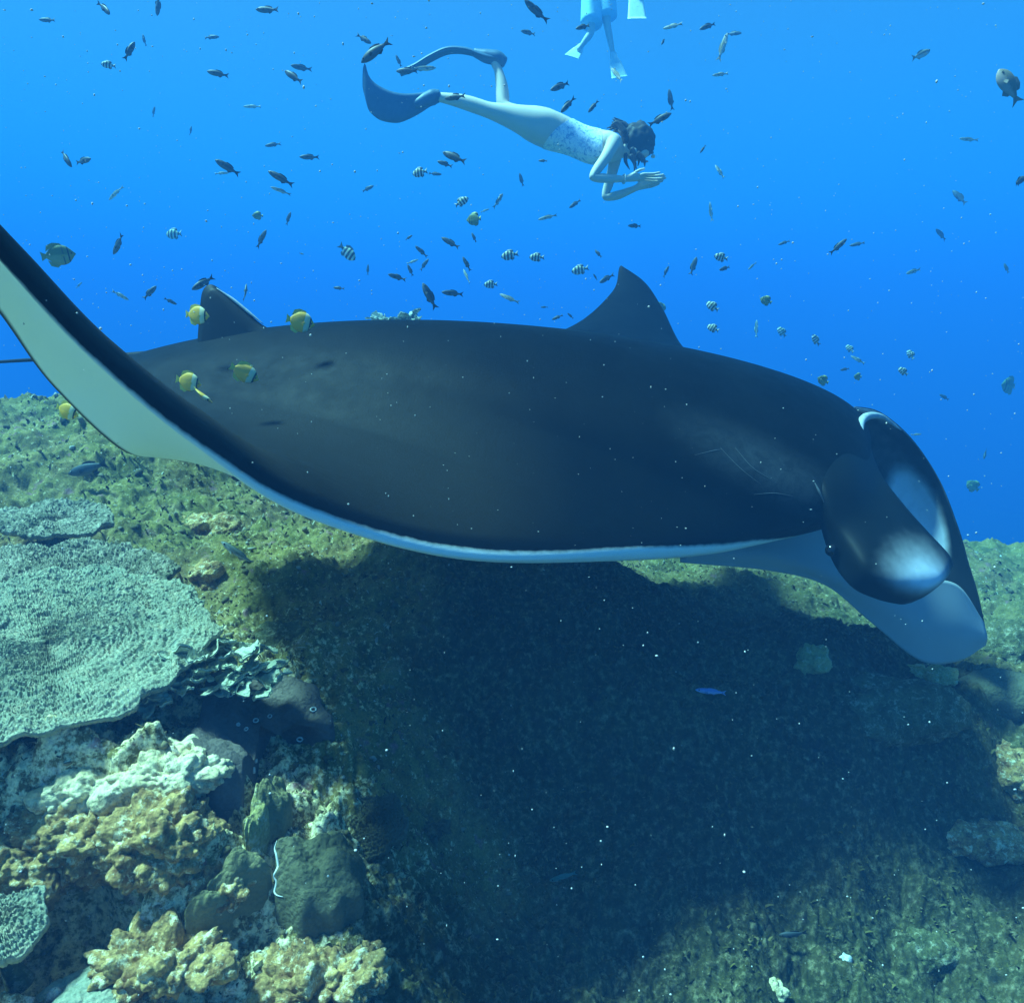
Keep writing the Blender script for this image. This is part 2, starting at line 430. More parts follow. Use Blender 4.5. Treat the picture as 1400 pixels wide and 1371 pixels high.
def ceph_skin():
    m = M('cephalic_skin', 0.55, 0.08)
    c = m.mix(m.noise(8, 4), (0.001, 0.0025, 0.003), (0.0055, 0.008, 0.009))
    wv = m.n('ShaderNodeTexNoise', Vector=m.co, Scale=30.0, Detail=4.0).outputs['Fac']
    pal = m.math('ADD', m.attr('pale'), m.math('MULTIPLY', m.math('SUBTRACT', wv, 0.5), 0.5))
    pal = m.math('MULTIPLY', pal, m.attr('pale'), True)
    m.color(m.mix(pal, c, (0.60, 0.64, 0.68))); return m.m
MAT_CEPH = ceph_skin()
def ell(U, V, u, v, ru, rv): return np.clip(1.3 - np.sqrt(((U - u) / ru) ** 2 + ((V - v) / rv) ** 2) * 1.3, 0, 1)
TO_CAM = np.array((0.0, -0.95, 0.2))
_bv = BVHTree.FromPolygons([tuple(v) for v in ring.reshape(-1, 3)], grid_faces(NU, nr).tolist())
def skin_d(px, py, off=0.0):
    """depth of the body's skin at a photo pixel, plus an offset"""
    dr = FW + RT * ((px - 700) / FPX) + UP * ((685.5 - py) / FPX); q = _bv.ray_cast(Vector((0, 0, 0)), Vector(dr).normalized())
    return (float(np.dot(np.array(q[0]), FW)) if q[0] is not None else 2.3) + off
near_f, near_net, near_n = patch_sheet('cephalic_fin', [
    [(1176, 566, 2.56), (1188, 606, 2.40), (1206, 650, 2.28), (1236, 690, 2.18), (1268, 726, 2.12), (1296, 756, 2.10), (1304, 772, 2.12)],
    [(1140, 580, skin_d(1140, 580, .06)), (1160, 640, skin_d(1160, 640, .012)), (1184, 692, 2.14), (1214, 734, 2.07), (1246, 766, 2.04), (1276, 786, 2.05), (1290, 792, 2.08)],
    [(1100, 590, skin_d(1100, 590, .08)), (1124, 662, skin_d(1124, 662, .02)), (1148, 722, 2.08), (1180, 768, 2.00), (1212, 794, 1.99), (1246, 808, 2.02), (1266, 812, 2.06)],
    [(1080, 604, skin_d(1080, 604, .10)), (1110, 680, skin_d(1110, 680, .05)), (1134, 758, 2.10), (1162, 800, 2.02), (1196, 818, 2.02), (1230, 826, 2.03), (1246, 824, 2.06)],
], 0.014, MAT_CEPH, {'pale': lambda U, V: np.maximum(ell(U, V, 0.80, 0.42, 0.36, 0.46), 0)}, 70, 40, 0.03, TO_CAM)
far_f, _, _ = patch_sheet('cephalic_fin', [
    [(1168, 556, 2.62), (1205, 566, 2.66), (1246, 600, 2.70), (1282, 652, 2.72), (1306, 712, 2.70), (1324, 770, 2.66), (1338, 815, 2.62), (1347, 856, 2.60)],
    [(1170, 572, 2.66), (1196, 592, 2.74), (1226, 634, 2.80), (1258, 690, 2.80), (1290, 745, 2.74), (1310, 786, 2.68), (1328, 826, 2.63), (1343, 858, 2.60)],
    [(1170, 600, 2.68), (1186, 632, 2.76), (1206, 676, 2.82), (1236, 730, 2.80), (1268, 776, 2.74), (1296, 812, 2.68), (1320, 842, 2.63), (1340, 860, 2.60)],
], 0.010, MAT_CEPH, {'pale': lambda U, V: np.clip(1.0 * np.clip(2.2 * ell(U, V, 0.46, 0.70, 0.20, 0.6), 0, 1) + 0.9 * sstep(0.30, 0.05, V) * sstep(0.30, 0.10, U) + 0.22 * sstep(0.62, 0.3, U) * sstep(0.12, 0.4, V) + 0.5 * sstep(0.03, 0.0, V) * sstep(0.8, 0.3, U), 0, 1)}, 80, 40)

belly_m = M('belly_white', 0.55, 0.3); belly_m.color(belly_m.mix(belly_m.noise(6, 4), (0.28, 0.30, 0.30), (0.36, 0.37, 0.36)))
jaw, _, _ = patch_sheet('lower_jaw', [
    [(930, 715, 2.36), (1050, 700, 2.44), (1130, 705, 2.48), (1200, 775, 2.49), (1260, 790, 2.50), (1310, 800, 2.54), (1345, 850, 2.58)],
    [(930, 748, 2.24), (1050, 752, 2.32), (1130, 775, 2.40), (1200, 812, 2.44), (1260, 848, 2.48), (1310, 858, 2.52), (1350, 870, 2.57)],
    [(930, 769, 2.24), (1050, 780, 2.34), (1128, 800, 2.42), (1190, 850, 2.47), (1258, 903, 2.51), (1310, 904, 2.55), (1348, 882, 2.58)],
], 0.03, belly_m.m, None, 60, 30)

# dorsal fin, tail
dark_m = plain('fin_skin', (0.010, 0.012, 0.014), 0.55, 0.1)
def blade(name, outline, d_of, thick, mat, parent, axis=np.array((0.0, 1.0, 0.12))):
    """fin cut to an outline, bulged to thick at its middle and sharp at its rim"""
    pts = [P(x, y, d_of(x, y)) for x, y in outline]
    loop = catmull(pts + [pts[0]], 90)[:-1]
    c = loop.mean(0); k = 8; V_ = []; F_ = []
    for sgn in (1, -1):
        for j in range(k):
            f = j / (k - 1); rr = loop * (1 - f) + c * f
            V_.append(rr + axis * sgn * thick * math.sqrt(max(0, 1 - (1 - f) ** 2)) )
    V_ = np.concatenate(V_); n = len(loop)
    for s_ in (0, 1):
        for j in range(k - 1):
            for i in range(n):
                a = (s_ * k + j) * n + i; b = (s_ * k + j) * n + (i + 1) % n
                F_.append([a, b, b + n, a + n] if s_ == 0 else [b, a, a + n, b + n])
    me = mesh(name, rel(V_), F_, mat)
    bm = bmesh.new(); bm.from_mesh(me); bmesh.ops.remove_doubles(bm, verts=bm.verts, dist=1e-5); bmesh.ops.recalc_face_normals(bm, faces=bm.faces); bm.to_mesh(me); bm.free()
    return link(name, me, parent)
blade('dorsal_fin', [(268, 500), (270, 465), (273, 425), (277, 398), (288, 389), (304, 398), (335, 424), (362, 446), (400, 462), (440, 475), (440, 500), (330, 510)], lambda x, y: 2.46, 0.018, dark_m, root)

def tube(name, pts, radii, mat, parent=None, rel_to=None, sides=10, n=40):
    c = catmull(pts, n); r = np.interp(np.linspace(0, 1, n), np.linspace(0, 1, len(radii)), radii)
    tg = np.gradient(c, axis=0); tg /= np.linalg.norm(tg, axis=1, keepdims=True)
    ref = np.array((0.13, 0.27, 0.95)); a = np.cross(tg, ref); a /= np.linalg.norm(a, axis=1, keepdims=True); b = np.cross(tg, a)
    th = np.linspace(0, 2 * np.pi, sides, endpoint=False)
    V_ = c[:, None] + r[:, None, None] * (np.cos(th)[None, :, None] * a[:, None] + np.sin(th)[None, :, None] * b[:, None])
    V_ = V_.reshape(-1, 3)
    if rel_to is not None: V_ = V_ - np.asarray(rel_to)
    f = grid_faces(n, sides, True).tolist(); f.append(list(range(sides))); f.append([(n - 1) * sides + i for i in range(sides)][::-1])
    return link(name, mesh(name, V_, f, mat), parent)
RL = np.array(root.location)
tube('tail', [P(360, 492, 2.56), P(270, 484, 2.52), P(200, 487, 2.56), P(120, 490, 2.66), P(45, 492, 2.76), P(-40, 497, 2.88), P(-140, 500, 3.0)], [0.035, 0.028, 0.018, 0.010, 0.007, 0.005, 0.003], dark_m, root, RL)


scar_m = plain('scar_skin', (0.09, 0.10, 0.11), 0.6, 0.1)
lip_m = plain('lip_skin', (0.34, 0.38, 0.40), 0.6, 0.1, 0.5, 40)
tube('upper_lip', [P(1232, 588, 2.66), P(1205, 570, 2.60), P(1184, 570, 2.52), P(1176, 584, 2.45), P(1184, 612, 2.37), P(1203, 650, 2.28)], [0.002, 0.010, 0.014, 0.012, 0.006, 0.001], lip_m, root, RL, 12, 50)
tube('fin_edge', [P(296, 394, 2.455), P(318, 409, 2.455), P(340, 427, 2.455), P(360, 443, 2.455)], [0.001, 0.005, 0.005, 0.001], lip_m, root, RL, 8, 20)
# eye, gill slit and old scratches lying on the skin
def on_skin(px, py, off=-0.004): return P(px, py, skin_d(px, py, off))
tube('spiracle', [on_skin(1114, 660), on_skin(1120, 672), on_skin(1128, 690)], [0.001, 0.004, 0.001], scar_m, root, RL, 8, 12)
eye_m = plain('eye_black', (0.004, 0.004, 0.005), 0.15, 0.5)
def ball(name, c, r, mat, parent, relto, seg=14):
    bm = bmesh.new(); bmesh.ops.create_uvsphere(bm, u_segments=seg, v_segments=seg // 2 + 2, radius=1.0)
    me = bpy.data.meshes.new(name); bm.to_mesh(me); bm.free(); me.materials.append(mat)
    me.polygons.foreach_set('use_smooth', [True] * len(me.polygons))
    o = link(name, me, parent, Vector(np.asarray(c) - np.asarray(relto))); o.scale = (r, r, r) if not hasattr(r, '__len__') else r; return o
ball('eye', P(1137, 752, 2.07), 0.018, eye_m, root, RL)
for sx in ([(985, 612), (1012, 640), (1040, 662)], [(1005, 612), (1030, 640), (1062, 660)], [(1030, 676), (1058, 674), (1084, 678)], [(950, 622), (975, 616), (988, 614)]):
    tube('scar', [on_skin(*q, -0.001) for q in sx], [0.0003, 0.0011, 0.0003], scar_m, root, RL, 6, 12)

# ================================================================ CORALS AND ROCKS
def coral_mat(name, a, b, scale=25, fine=0.6, rough=0.85, spots=None):
    m = M(name, rough, 0.15)
    c = m.mix(m.ramp(m.noise(scale, 5, 0.65), [(0.32, 0), (0.68, 1)]), a, b)
    c = m.mix(fine, c, m.ramp(m.noise(140, 3, 0.7), [(0.3, 0.5), (0.5, 1.0), (0.7, 1.4)]), 'MULTIPLY')
    if spots: c = m.mix(m.ramp(m.noise(38, 5, 0.8), [(0.53, 0), (0.62, 0.85)]), c, spots)
    m.color(c); m.bump(m.math('ADD', m.noise(110, 5, 0.7), m.math('MULTIPLY', m.voro(95), -0.5)), 0.8, 0.010); return m.m
MAT_PLATE = coral_mat('plate_coral_skin', (0.24, 0.265, 0.185), (0.42, 0.41, 0.28), 9, 0.6, spots=(0.50, 0.42, 0.28))
MAT_PLATE2 = coral_mat('rough_plate_skin', (0.09, 0.095, 0.05), (0.42, 0.38, 0.27), 16, 0.8, spots=(0.60, 0.50, 0.36))
MAT_LEAF = coral_mat('leaf_coral_skin', (0.40, 0.44, 0.30), (0.58, 0.58, 0.42), 12, 0.4)
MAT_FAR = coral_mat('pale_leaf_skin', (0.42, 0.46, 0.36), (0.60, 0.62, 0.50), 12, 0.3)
MAT_SPONGE = coral_mat('sponge_skin', (0.11, 0.09, 0.075), (0.16, 0.13, 0.105), 8, 0.25)
MAT_YELLOW = coral_mat('encrusting_coral_skin', (0.20, 0.17, 0.075), (0.30, 0.25, 0.12), 12, 0.35)
MAT_OLIVE = coral_mat('olive_coral_skin', (0.10, 0.095, 0.05), (0.16, 0.145, 0.08), 12, 0.4)
MAT_CREAM = coral_mat('cream_rock', (0.70, 0.52, 0.26), (0.86, 0.72, 0.44), 16, 0.5, spots=(0.30, 0.22, 0.12))
MAT_BROWN = coral_mat('turfy_rock', (0.16, 0.07, 0.03), (0.64, 0.40, 0.14), 26, 0.9, spots=(0.88, 0.74, 0.46))
MAT_MOSS = coral_mat('mossy_rock', (0.06, 0.065, 0.025), (0.17, 0.15, 0.06), 18, 0.8, spots=(0.40, 0.36, 0.24))
MAT_GOLD = coral_mat('golden_coral', (0.34, 0.27, 0.08), (0.48, 0.40, 0.16), 25, 0.7, spots=(0.62, 0.56, 0.36))
MAT_PALE = coral_mat('bleached_coral', (0.62, 0.60, 0.54), (0.78, 0.76, 0.70), 25, 0.4)
MAT_RIM = plain('pale_rim', (0.62, 0.62, 0.56), 0.8, 0.1)

def rot_to(nrm, spin=0.0):
    q = Vector((0, 0, 1)).rotation_difference(Vector(nrm).normalized())
    return np.array((q.to_matrix() @ Matrix.Rotation(spin, 3, 'Z')))

def table_coral(px, py, d, R, label, nrm=(0.12, -0.25, 1), mat=MAT_PLATE, nr_=110, nt_=520, cell=0.0145, seed=1, squash=1.0, rough=0.012, group=None):
    c = P(px, py, d); o = empty('table_coral', c); tag(o, label, 'coral', group)
    th = np.linspace(0, 2 * np.pi, nt_, endpoint=False); rr = np.linspace(0.02, 1, nr_)
    edge = 1 + 0.20 * perlin(np.cos(th) * 1.3 + seed, np.sin(th) * 1.3, seed) + 0.07 * perlin(np.cos(th) * 5, np.sin(th) * 5 + seed, seed + 1) + 0.02 * perlin(th * 14, th * 0 + seed, 3)
    rad = rr[:, None] * edge[None] * R
    X = rad * np.cos(th); Y = rad * np.sin(th) * squash
    fx = X + 0.004 * perlin(X / 0.02, Y / 0.02, seed + 5); fy = Y + 0.004 * perlin(X / 0.02, Y / 0.02, seed + 6)
    # rows of polyps strung out along the radius
    ph = th[None] * np.round(2 * np.pi * rad.mean(1, keepdims=True) / cell) / (2 * np.pi)
    K = 2 * np.pi * R * 0.75 / (cell * 0.8)
    tw = 0.10 * perlin(X / 0.15, Y / 0.15, seed + 8)
    d1, i1 = worley(rad / (cell * 1.15) + 0.30 * perlin(fx / 0.04, fy / 0.04, seed + 4), (th[None] + tw) * K + 0.3 * perlin(fx / 0.04, fy / 0.04, seed + 7), seed, 0.55)
    H = rough * np.clip(1 - d1 * 1.5, 0, 1) ** 0.8 * (0.75 + 0.5 * i1) + rough * 0.2 * (i1 - 0.5)
    bump = 0.016 * perlin(X / 0.11, Y / 0.11, seed + 2) + 0.012 * perlin(X / 0.05, Y / 0.05, seed + 9)
    Zt = 0.05 * (rad / R) ** 2 * R + bump + H * (1 - 0.6 * sstep(0.97, 1.0, rr)[:, None])
    Zb = Zt[-1:] * 1.0 - 0.014 - np.linspace(0, 1, 10)[:, None] ** 0.7 * 0.5 * R * 0.35
    fr = np.linspace(1, 0.12, 10)[:, None]
    Xb = X[-1:] * fr * 0.99; Yb = Y[-1:] * fr * 0.99
    V_ = np.concatenate([np.stack([X, Y, Zt], -1).reshape(-1, 3), np.stack([Xb, Yb, np.broadcast_to(Zb, Xb.shape)], -1).reshape(-1, 3)])
    V_ = V_ @ rot_to(nrm).T
    f = grid_faces(nr_ + 10, nt_, True)
    link('plate', mesh('plate', V_, f[:, ::-1].copy(), mat), o)
    zb = float(zbase(np.array([c[0]]), np.array([c[1]]))[0]) - c[2] - 0.12
    tube('stalk', [np.array((0.01, 0.02, zb)), np.array((0, 0.01, zb * 0.55)), np.array((0, 0, -0.02))], [R * 0.32, R * 0.16, R * 0.2], MAT_MOSS, o, None, 14, 14)
    return o

table_coral(64, 884, 1.76, 0.375, 'large flat table coral with fine polyp rows, its rim shading the reef below', (0.10, -0.20, 1), seed=3, nr_=170, nt_=900)
table_coral(80, 800, 2.17, 0.33, 'broad rough table coral layered just above the large fine-polyped plate', (0.08, -0.14, 1), MAT_PLATE2, 120, 640, 0.017, 11, 0.8, 0.016)
table_coral(62, 838, 1.98, 0.20, 'small tilted plate coral sandwiched between the two big left plates', (-0.1, -0.16, 1), MAT_PLATE2, 70, 360, 0.013, 17, 0.9, 0.012)
table_coral(503, 1128, float(np.dot(hit(503, 1128), FW)) - 0.05, 0.098, 'little round plate coral in the shade below the sponge', (-0.1, -0.45, 1), MAT_OLIVE, 70, 300, 0.009, 23, 0.85, 0.012)
table_coral(75, 712, 2.62, 0.19, 'pale low plate coral on the mossy slope above the table corals', (0.1, -0.15, 1), MAT_PLATE2, 60, 320, 0.018, 29, 0.8, 0.014)
table_coral(-4, 1268, 1.30, 0.075, 'small pale plate coral cut by the left edge beside the dark hole', (0.2, -0.3, 1), MAT_PLATE, 50, 240, 0.009, 31)

def leafy_coral(px, py, d, n, size, label, mat=MAT_LEAF, seed=0, spread=1.0, pale_rim=False):
    c = P(px, py, d); o = empty('leafy_coral', c); tag(o, label, 'coral'); rg = np.random.default_rng(seed)
    for k in range(n):
        a0 = rg.uniform(0, 2 * np.pi); rad = spread * size * 0.75 * math.sqrt(rg.uniform(0, 1)); s_ = size * rg.uniform(0.5, 0.9)
        u = np.linspace(-1.25, 1.25, 34); v = np.linspace(0, 1, 16)
        U, W = np.meshgrid(u, v, indexing='ij')
        rim = 1 + 0.22 * np.sin(U * 5 + rg.uniform(0, 6)) + 0.12 * np.sin(U * 11 + rg.uniform(0, 6))
        rim = rim + 0.05 * np.sin(U * 23 + k); r = W * rim * s_
        X = r * np.sin(U); Y = -r * np.cos(U); Z = s_ * (0.12 + 0.36 * W ** 1.6) * (1 + 0.25 * np.sin(U * 6 + 1.3 * k)) + 0.012 * perlin(X / 0.03, Y / 0.03, seed + k) + 0.005 * perlin(X / 0.009, Y / 0.009, seed + k)
        top = np.stack([X, Y, Z], -1).reshape(-1, 3); bot = top - np.array((0, 0, 0.006))
        nn = len(top); f = grid_faces(34, 16); ff = np.concatenate([f, f[:, ::-1] + nn]).tolist()
        loop = [i * 16 + 15 for i in range(34)]
        for i in range(33): ff.append([loop[i], loop[i] + nn, loop[i + 1] + nn, loop[i + 1]])
        for e in (0, 33):
            for j in range(15):
                q = [e * 16 + j, e * 16 + j + nn, e * 16 + j + 1 + nn, e * 16 + j + 1]; ff.append(q if e else q[::-1])
        V_ = np.concatenate([top, bot]) @ rot_to((rg.uniform(-.4, .4), rg.uniform(-0.6, 0.1), 1), rg.uniform(-1.2, 1.2)).T
        V_ = V_ + np.array((rad * math.cos(a0), rad * math.sin(a0) * 0.8, -0.02 + rg.uniform(-0.02, 0.03)))
        link('frond', mesh('frond', V_, ff, mat), o)
    return o
leafy_coral(282, 888, 1.86, 26, 0.095, 'frilly pale green leaf coral to the right of the large table coral', seed=2, spread=1.7)
leafy_coral(215, 932, 1.74, 8, 0.08, 'small pale leaf coral tucked under the big plate rim', seed=5)
leafy_coral(345, 915, 1.83, 7, 0.085, 'curled leaf coral with pale rims above the brown sponge', seed=7)
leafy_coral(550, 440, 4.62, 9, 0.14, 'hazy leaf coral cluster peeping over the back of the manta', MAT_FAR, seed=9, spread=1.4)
leafy_coral(590, 1130, float(np.dot(hit(590, 1130), FW)) - 0.02, 4, 0.055, 'dark little leaf coral in the shade right of the round plate', MAT_OLIVE, seed=12)

def rock(name, px, py, size, label, mat, seed=0, squash=(1, 0.8, 0.55), sink=0.35, knob=0.035, cat='rock', d=None, lift=0.0, sub=None):
    c = hit(px, py) if d is None else P(px, py, d)
    sub = sub or (6 if px < 480 and py > 1000 else 5)
    bm = bmesh.new(); bmesh.ops.create_icosphere(bm, subdivisions=sub, radius=1.0)
    V_ = np.array([v.co for v in bm.verts]); F_ = np.array([[v.index for v in f.verts] for f in bm.faces]); bm.free()
    nrm = V_.copy(); sc = np.array(squash) * size
    p = V_ * sc / 0.07 + seed * 7.3
    def tri(fn, k): return (fn(p[:, 0] * k, p[:, 1] * k) + fn(p[:, 1] * k + 9, p[:, 2] * k) + fn(p[:, 2] * k, p[:, 0] * k + 5)) / 3
    disp = 0.22 * tri(lambda a, b: perlin(a, b, seed), 0.55) + 0.10 * tri(lambda a, b: perlin(a, b, seed + 1), 1.3)
    W_ = (V_ * (1 + disp[:, None])) * sc
    W_ = V_ * (1 + 0.30 * tri(lambda a, b: perlin(a, b, seed + 8), 0.35) + disp)[:, None] * sc
    def cell(r_, sd_): return np.clip(1 - worley3(W_ / r_ + seed, sd_) * 1.25, 0, 1) ** 0.75
    k1 = cell(0.060, seed + 2); k2 = cell(0.026, seed + 3); k3 = cell(0.012, seed + 4)
    gate = sstep(-0.15, 0.25, tri(lambda a, b: perlin(a, b, seed + 6), 1.1))
    W_ = W_ + nrm * (knob * ((k1 - 0.35) * (0.35 + gate) + 0.55 * (k2 - 0.35) * (1.3 - gate) + 0.30 * (k3 - 0.3)) - knob * 1.1 * np.clip(tri(lambda a, b: perlin(a, b, seed + 7), 0.9) * 3 - 0.35, 0, 1))[:, None]
    W_[:, 2] -= size * squash[2] * sink - lift
    o = link(name, mesh(name, W_, F_, mat), None, c)
    return tag(o, label, cat)

rock('reef_rock', 120, 1120, 0.20, 'big brown turf-covered rock below the shadow of the table coral', MAT_BROWN, 3, (1, 0.6, 0.42), 0.3, 0.05)
rock('reef_rock', 215, 1150, 0.11, 'dark knobbly rock left of the brown sponge, over a shaded gap', MAT_BROWN, 5, (1, 0.8, 0.8), 0.1, 0.05)
rock('reef_rock', 20, 1160, 0.13, 'brown and cream rock at the left edge above the dark hole', MAT_BROWN, 8, (1, 0.7, 0.6), 0.2, 0.05)
rock('reef_rock', 225, 1045, 0.13, 'sunlit cream slab of dead coral under the table coral shadow', MAT_CREAM, 11, (1.1, 0.6, 0.3), 0.35, 0.035)
rock('reef_rock', 120, 1075, 0.10, 'bright cream rock shelf just left of the cream slab', MAT_CREAM, 13, (1.3, 0.5, 0.3), 0.3, 0.035)
rock('reef_rock', 300, 1200, 0.07, 'pale cream lump between the dark knobbly rock and yellow coral', MAT_BROWN, 15, (1, 0.8, 0.5), 0.4, 0.035)
rock('reef_rock', 215, 1300, 0.10, 'brown and yellow rock below the green wrasse', MAT_BROWN, 19, (1.2, 0.7, 0.3), 0.45, 0.05)
rock('reef_rock', 430, 1320, 0.11, 'speckled turfy rock at the bottom edge right of the yellow coral', MAT_BROWN, 21, (1.3, 0.7, 0.3), 0.45, 0.05)
rock('reef_rock', 395, 870, 0.13, 'mossy olive mound right of the frilly leaf coral', MAT_MOSS, 23, (1, 0.8, 0.6), 0.4, 0.02)
rock('brain_coral', 118, 1362, 0.085, 'pale ridged brain coral at the bottom left edge', MAT_PLATE, 27, (1.2, 0.8, 0.45), 0.2, 0.010, 'coral')
rock('golden_coral', 1108, 905, 0.085, 'small golden coral head below the chin of the manta', MAT_GOLD, 31, (0.7, 0.6, 0.9), 0.3, 0.03, 'coral')
rock('golden_coral', 1262, 922, 0.10, 'yellow green coral patch on the ridge under the far right head fin', MAT_GOLD, 33, (1.2, 0.7, 0.4), 0.4, 0.03, 'coral')
rock('reef_rock', 1200, 960, 0.22, 'mossy overhanging ledge with a dark hollow, right of the shadow', MAT_MOSS, 35, (1.3, 0.6, 0.5), 0.3, 0.025)
rock('reef_rock', 1375, 945, 0.16, 'smooth brown mound at the right edge below the fin tip', MAT_OLIVE, 37, (1.1, 0.8, 0.6), 0.3, 0.01)
rock('reef_rock', 1385, 885, 0.16, 'dark hazy boulder at the right edge behind the brown mound', MAT_MOSS, 39, (1, 0.8, 0.8), 0.2, 0.03)
rock('bleached_coral', 1150, 1312, 0.026, 'small bright white coral fragment at the lower right', MAT_PALE, 41, (1.2, 0.7, 0.6), 0.1, 0.02, 'coral', sub=4)
rock('bleached_coral', 1040, 1350, 0.05, 'cluster of pale coral knobs at the bottom edge right of centre', MAT_CREAM, 43, (1.4, 0.6, 0.5), 0.4, 0.035, 'coral')
rock('reef_rock', 1260, 1290, 0.10, 'brown turfy rock right of the bright white coral fragment', MAT_MOSS, 45, (1.3, 0.8, 0.5), 0.35, 0.025)
rock('reef_rock', 1385, 1040, 0.12, 'speckled rock at the right edge halfway down the slope', MAT_BROWN, 47, (0.8, 1, 0.6), 0.35, 0.03)
rock('reef_rock', 1340, 1140, 0.10, 'low rock with orange flecks at the lower right edge', MAT_BROWN, 49, (1.3, 0.8, 0.45), 0.4, 0.03)
rock('reef_rock', 285, 720, 0.16, 'crumbly pale rock beside the shaded wing, above the table corals', MAT_BROWN, 51, (1.0, 0.7, 0.5), 0.4, 0.03)
rock('reef_rock', 285, 790, 0.10, 'knobbly brown rock at the right end of the rough table coral', MAT_BROWN, 53, (0.7, 0.7, 0.9), 0.3, 0.03)
rock('reef_rock', 520, 448, 0.19, 'pale sandy rock top showing left of the hazy leaf coral', MAT_PALE, 55, (1.2, 0.7, 0.35), 0.6, 0.02, d=4.6)

def crust(name, pts, label, mat, thick=0.03, seed=0, cat='coral', rim=None, lump=0.018):
    """smooth crust that follows the rock, cut to a wavy outline"""
    w_ = [hit(x, y) for x, y in pts]; loop = catmull(w_ + [w_[0]], 121)[:-1]
    c = loop.mean(0); o = empty(name, c); tag(o, label, cat)
    k = 36; f = np.linspace(0, 1, k)[:, None]
    XY = c[None, None, :2] + (loop[None, :, :2] - c[None, None, :2]) * f[..., None]
    jit = 1 + 0.05 * np.sin(np.linspace(0, 2 * np.pi, 120, endpoint=False) * 9 + seed)
    XY = c[:2] + (XY - c[:2]) * jit[None, :, None]
    X, Y = XY[..., 0], XY[..., 1]
    Z = sum(zreef(X + ox, Y + oy, False) for ox, oy in ((0, 0), (.05, 0), (-.05, 0), (0, .05), (0, -.05), (.03, .03), (-.03, -.03))) / 7 + 0.026 + thick * np.sqrt(np.clip(1 - f ** 4, 0, 1)) + lump * perlin(X / 0.05, Y / 0.05, seed) + 0.6 * lump * np.clip(1 - worley(X / 0.035, Y / 0.035, seed)[0] * 1.2, 0, 1) + 1.6 * lump * np.sqrt(np.clip(1 - worley(X / 0.075, Y / 0.075, seed + 1)[0] * 1.2, 0, 1)) + 0.25 * lump * np.clip(1 - worley(X / 0.010, Y / 0.010, seed + 2)[0] * 1.2, 0, 1)
    V_ = np.stack([X, Y, Z], -1); V_[-1, :, 2] -= 0.05
    F_ = grid_faces(k, 120, True)[:, ::-1].copy()
    link('crust', mesh('crust', V_.reshape(-1, 3) - c, F_, mat), o)
    if rim:
        i0, i1 = rim; seg = V_[-2, np.r_[i0:120, 0:i1] if i0 > i1 else np.r_[i0:i1]] + np.array((0, 0, 0.004))
        tube('rim', list(seg[::3]), [0.0005, 0.0025, 0.0015, 0.003, 0.0005], MAT_RIM, o, c, 6, 60)
    return o, c
sp, spc = crust('brown_sponge', [(300, 945), (350, 938), (410, 955), (448, 985), (452, 1022), (410, 1030), (365, 1035), (352, 1075), (330, 1108), (290, 1095), (265, 1050), (272, 1000)],
                'smooth grey brown encrusting sponge with white-ringed holes, at the edge of the shadow', MAT_SPONGE, 0.045, 3, 'sponge', lump=0.014)
spm = sp.children[0]
ring_me = None
for x, y in ((315, 950), (336, 949), (350, 985), (369, 979), (325, 991), (336, 997), (283, 1050), (349, 1040), (346, 1053), (338, 1081), (428, 970), (410, 1010)):
    if ring_me is None:
        a = np.linspace(0, 2 * np.pi, 14, endpoint=False); b = np.linspace(0, 2 * np.pi, 6, endpoint=False); A_, B_ = np.meshgrid(a, b, indexing='ij')
        ring_me = mesh('osculum', np.stack([(0.0065 + 0.0018 * np.cos(B_)) * np.cos(A_), (0.0065 + 0.0018 * np.cos(B_)) * np.sin(A_), 0.003 * np.sin(B_)], -1).reshape(-1, 3), grid_faces(14, 6, True, 0, True), MAT_RIM)
    dr = Vector(FW + RT * ((x - 700) / FPX) + UP * ((685.5 - y) / FPX))
    okh, loc_, nor_, _ = spm.ray_cast(Vector((0, 0, 0)) - Vector(spc), dr)
    if not okh: continue
    ro = link('osculum', ring_me, sp, loc_ + nor_ * 0.002); ro.rotation_euler = nor_.to_track_quat('Z', 'Y').to_euler(); k_ = random.uniform(0.7, 1.15); ro.scale = (k_, k_ * random.uniform(0.75, 1), 1)
crust('encrusting_coral', [(345, 1145), (362, 1118), (385, 1100), (400, 1120), (395, 1150), (370, 1165)], 'olive yellow crust coral directly below the brown sponge', MAT_YELLOW, 0.03, 5, rim=(108, 12))
crust('encrusting_coral', [(333, 1160), (350, 1130), (372, 1138), (370, 1168), (345, 1175)], 'small golden crust coral under the olive crust', MAT_GOLD, 0.035, 6)
crust('encrusting_coral', [(288, 1262), (315, 1215), (355, 1200), (372, 1225), (345, 1262), (310, 1275)], 'lobed yellow tan crust coral left of the dark lobed one', MAT_YELLOW, 0.045, 7)
crust('encrusting_coral', [(258, 1298), (275, 1270), (310, 1275), (318, 1292), (285, 1305)], 'low tan crust coral below the lobed yellow one', MAT_YELLOW, 0.03, 8)
crust('encrusting_coral', [(378, 1225), (385, 1195), (430, 1180), (490, 1200), (500, 1240), (470, 1275), (415, 1290), (380, 1265)], 'dark olive lobed crust coral with a pale rim on its left side', MAT_OLIVE, 0.05, 9, rim=(100, 14))

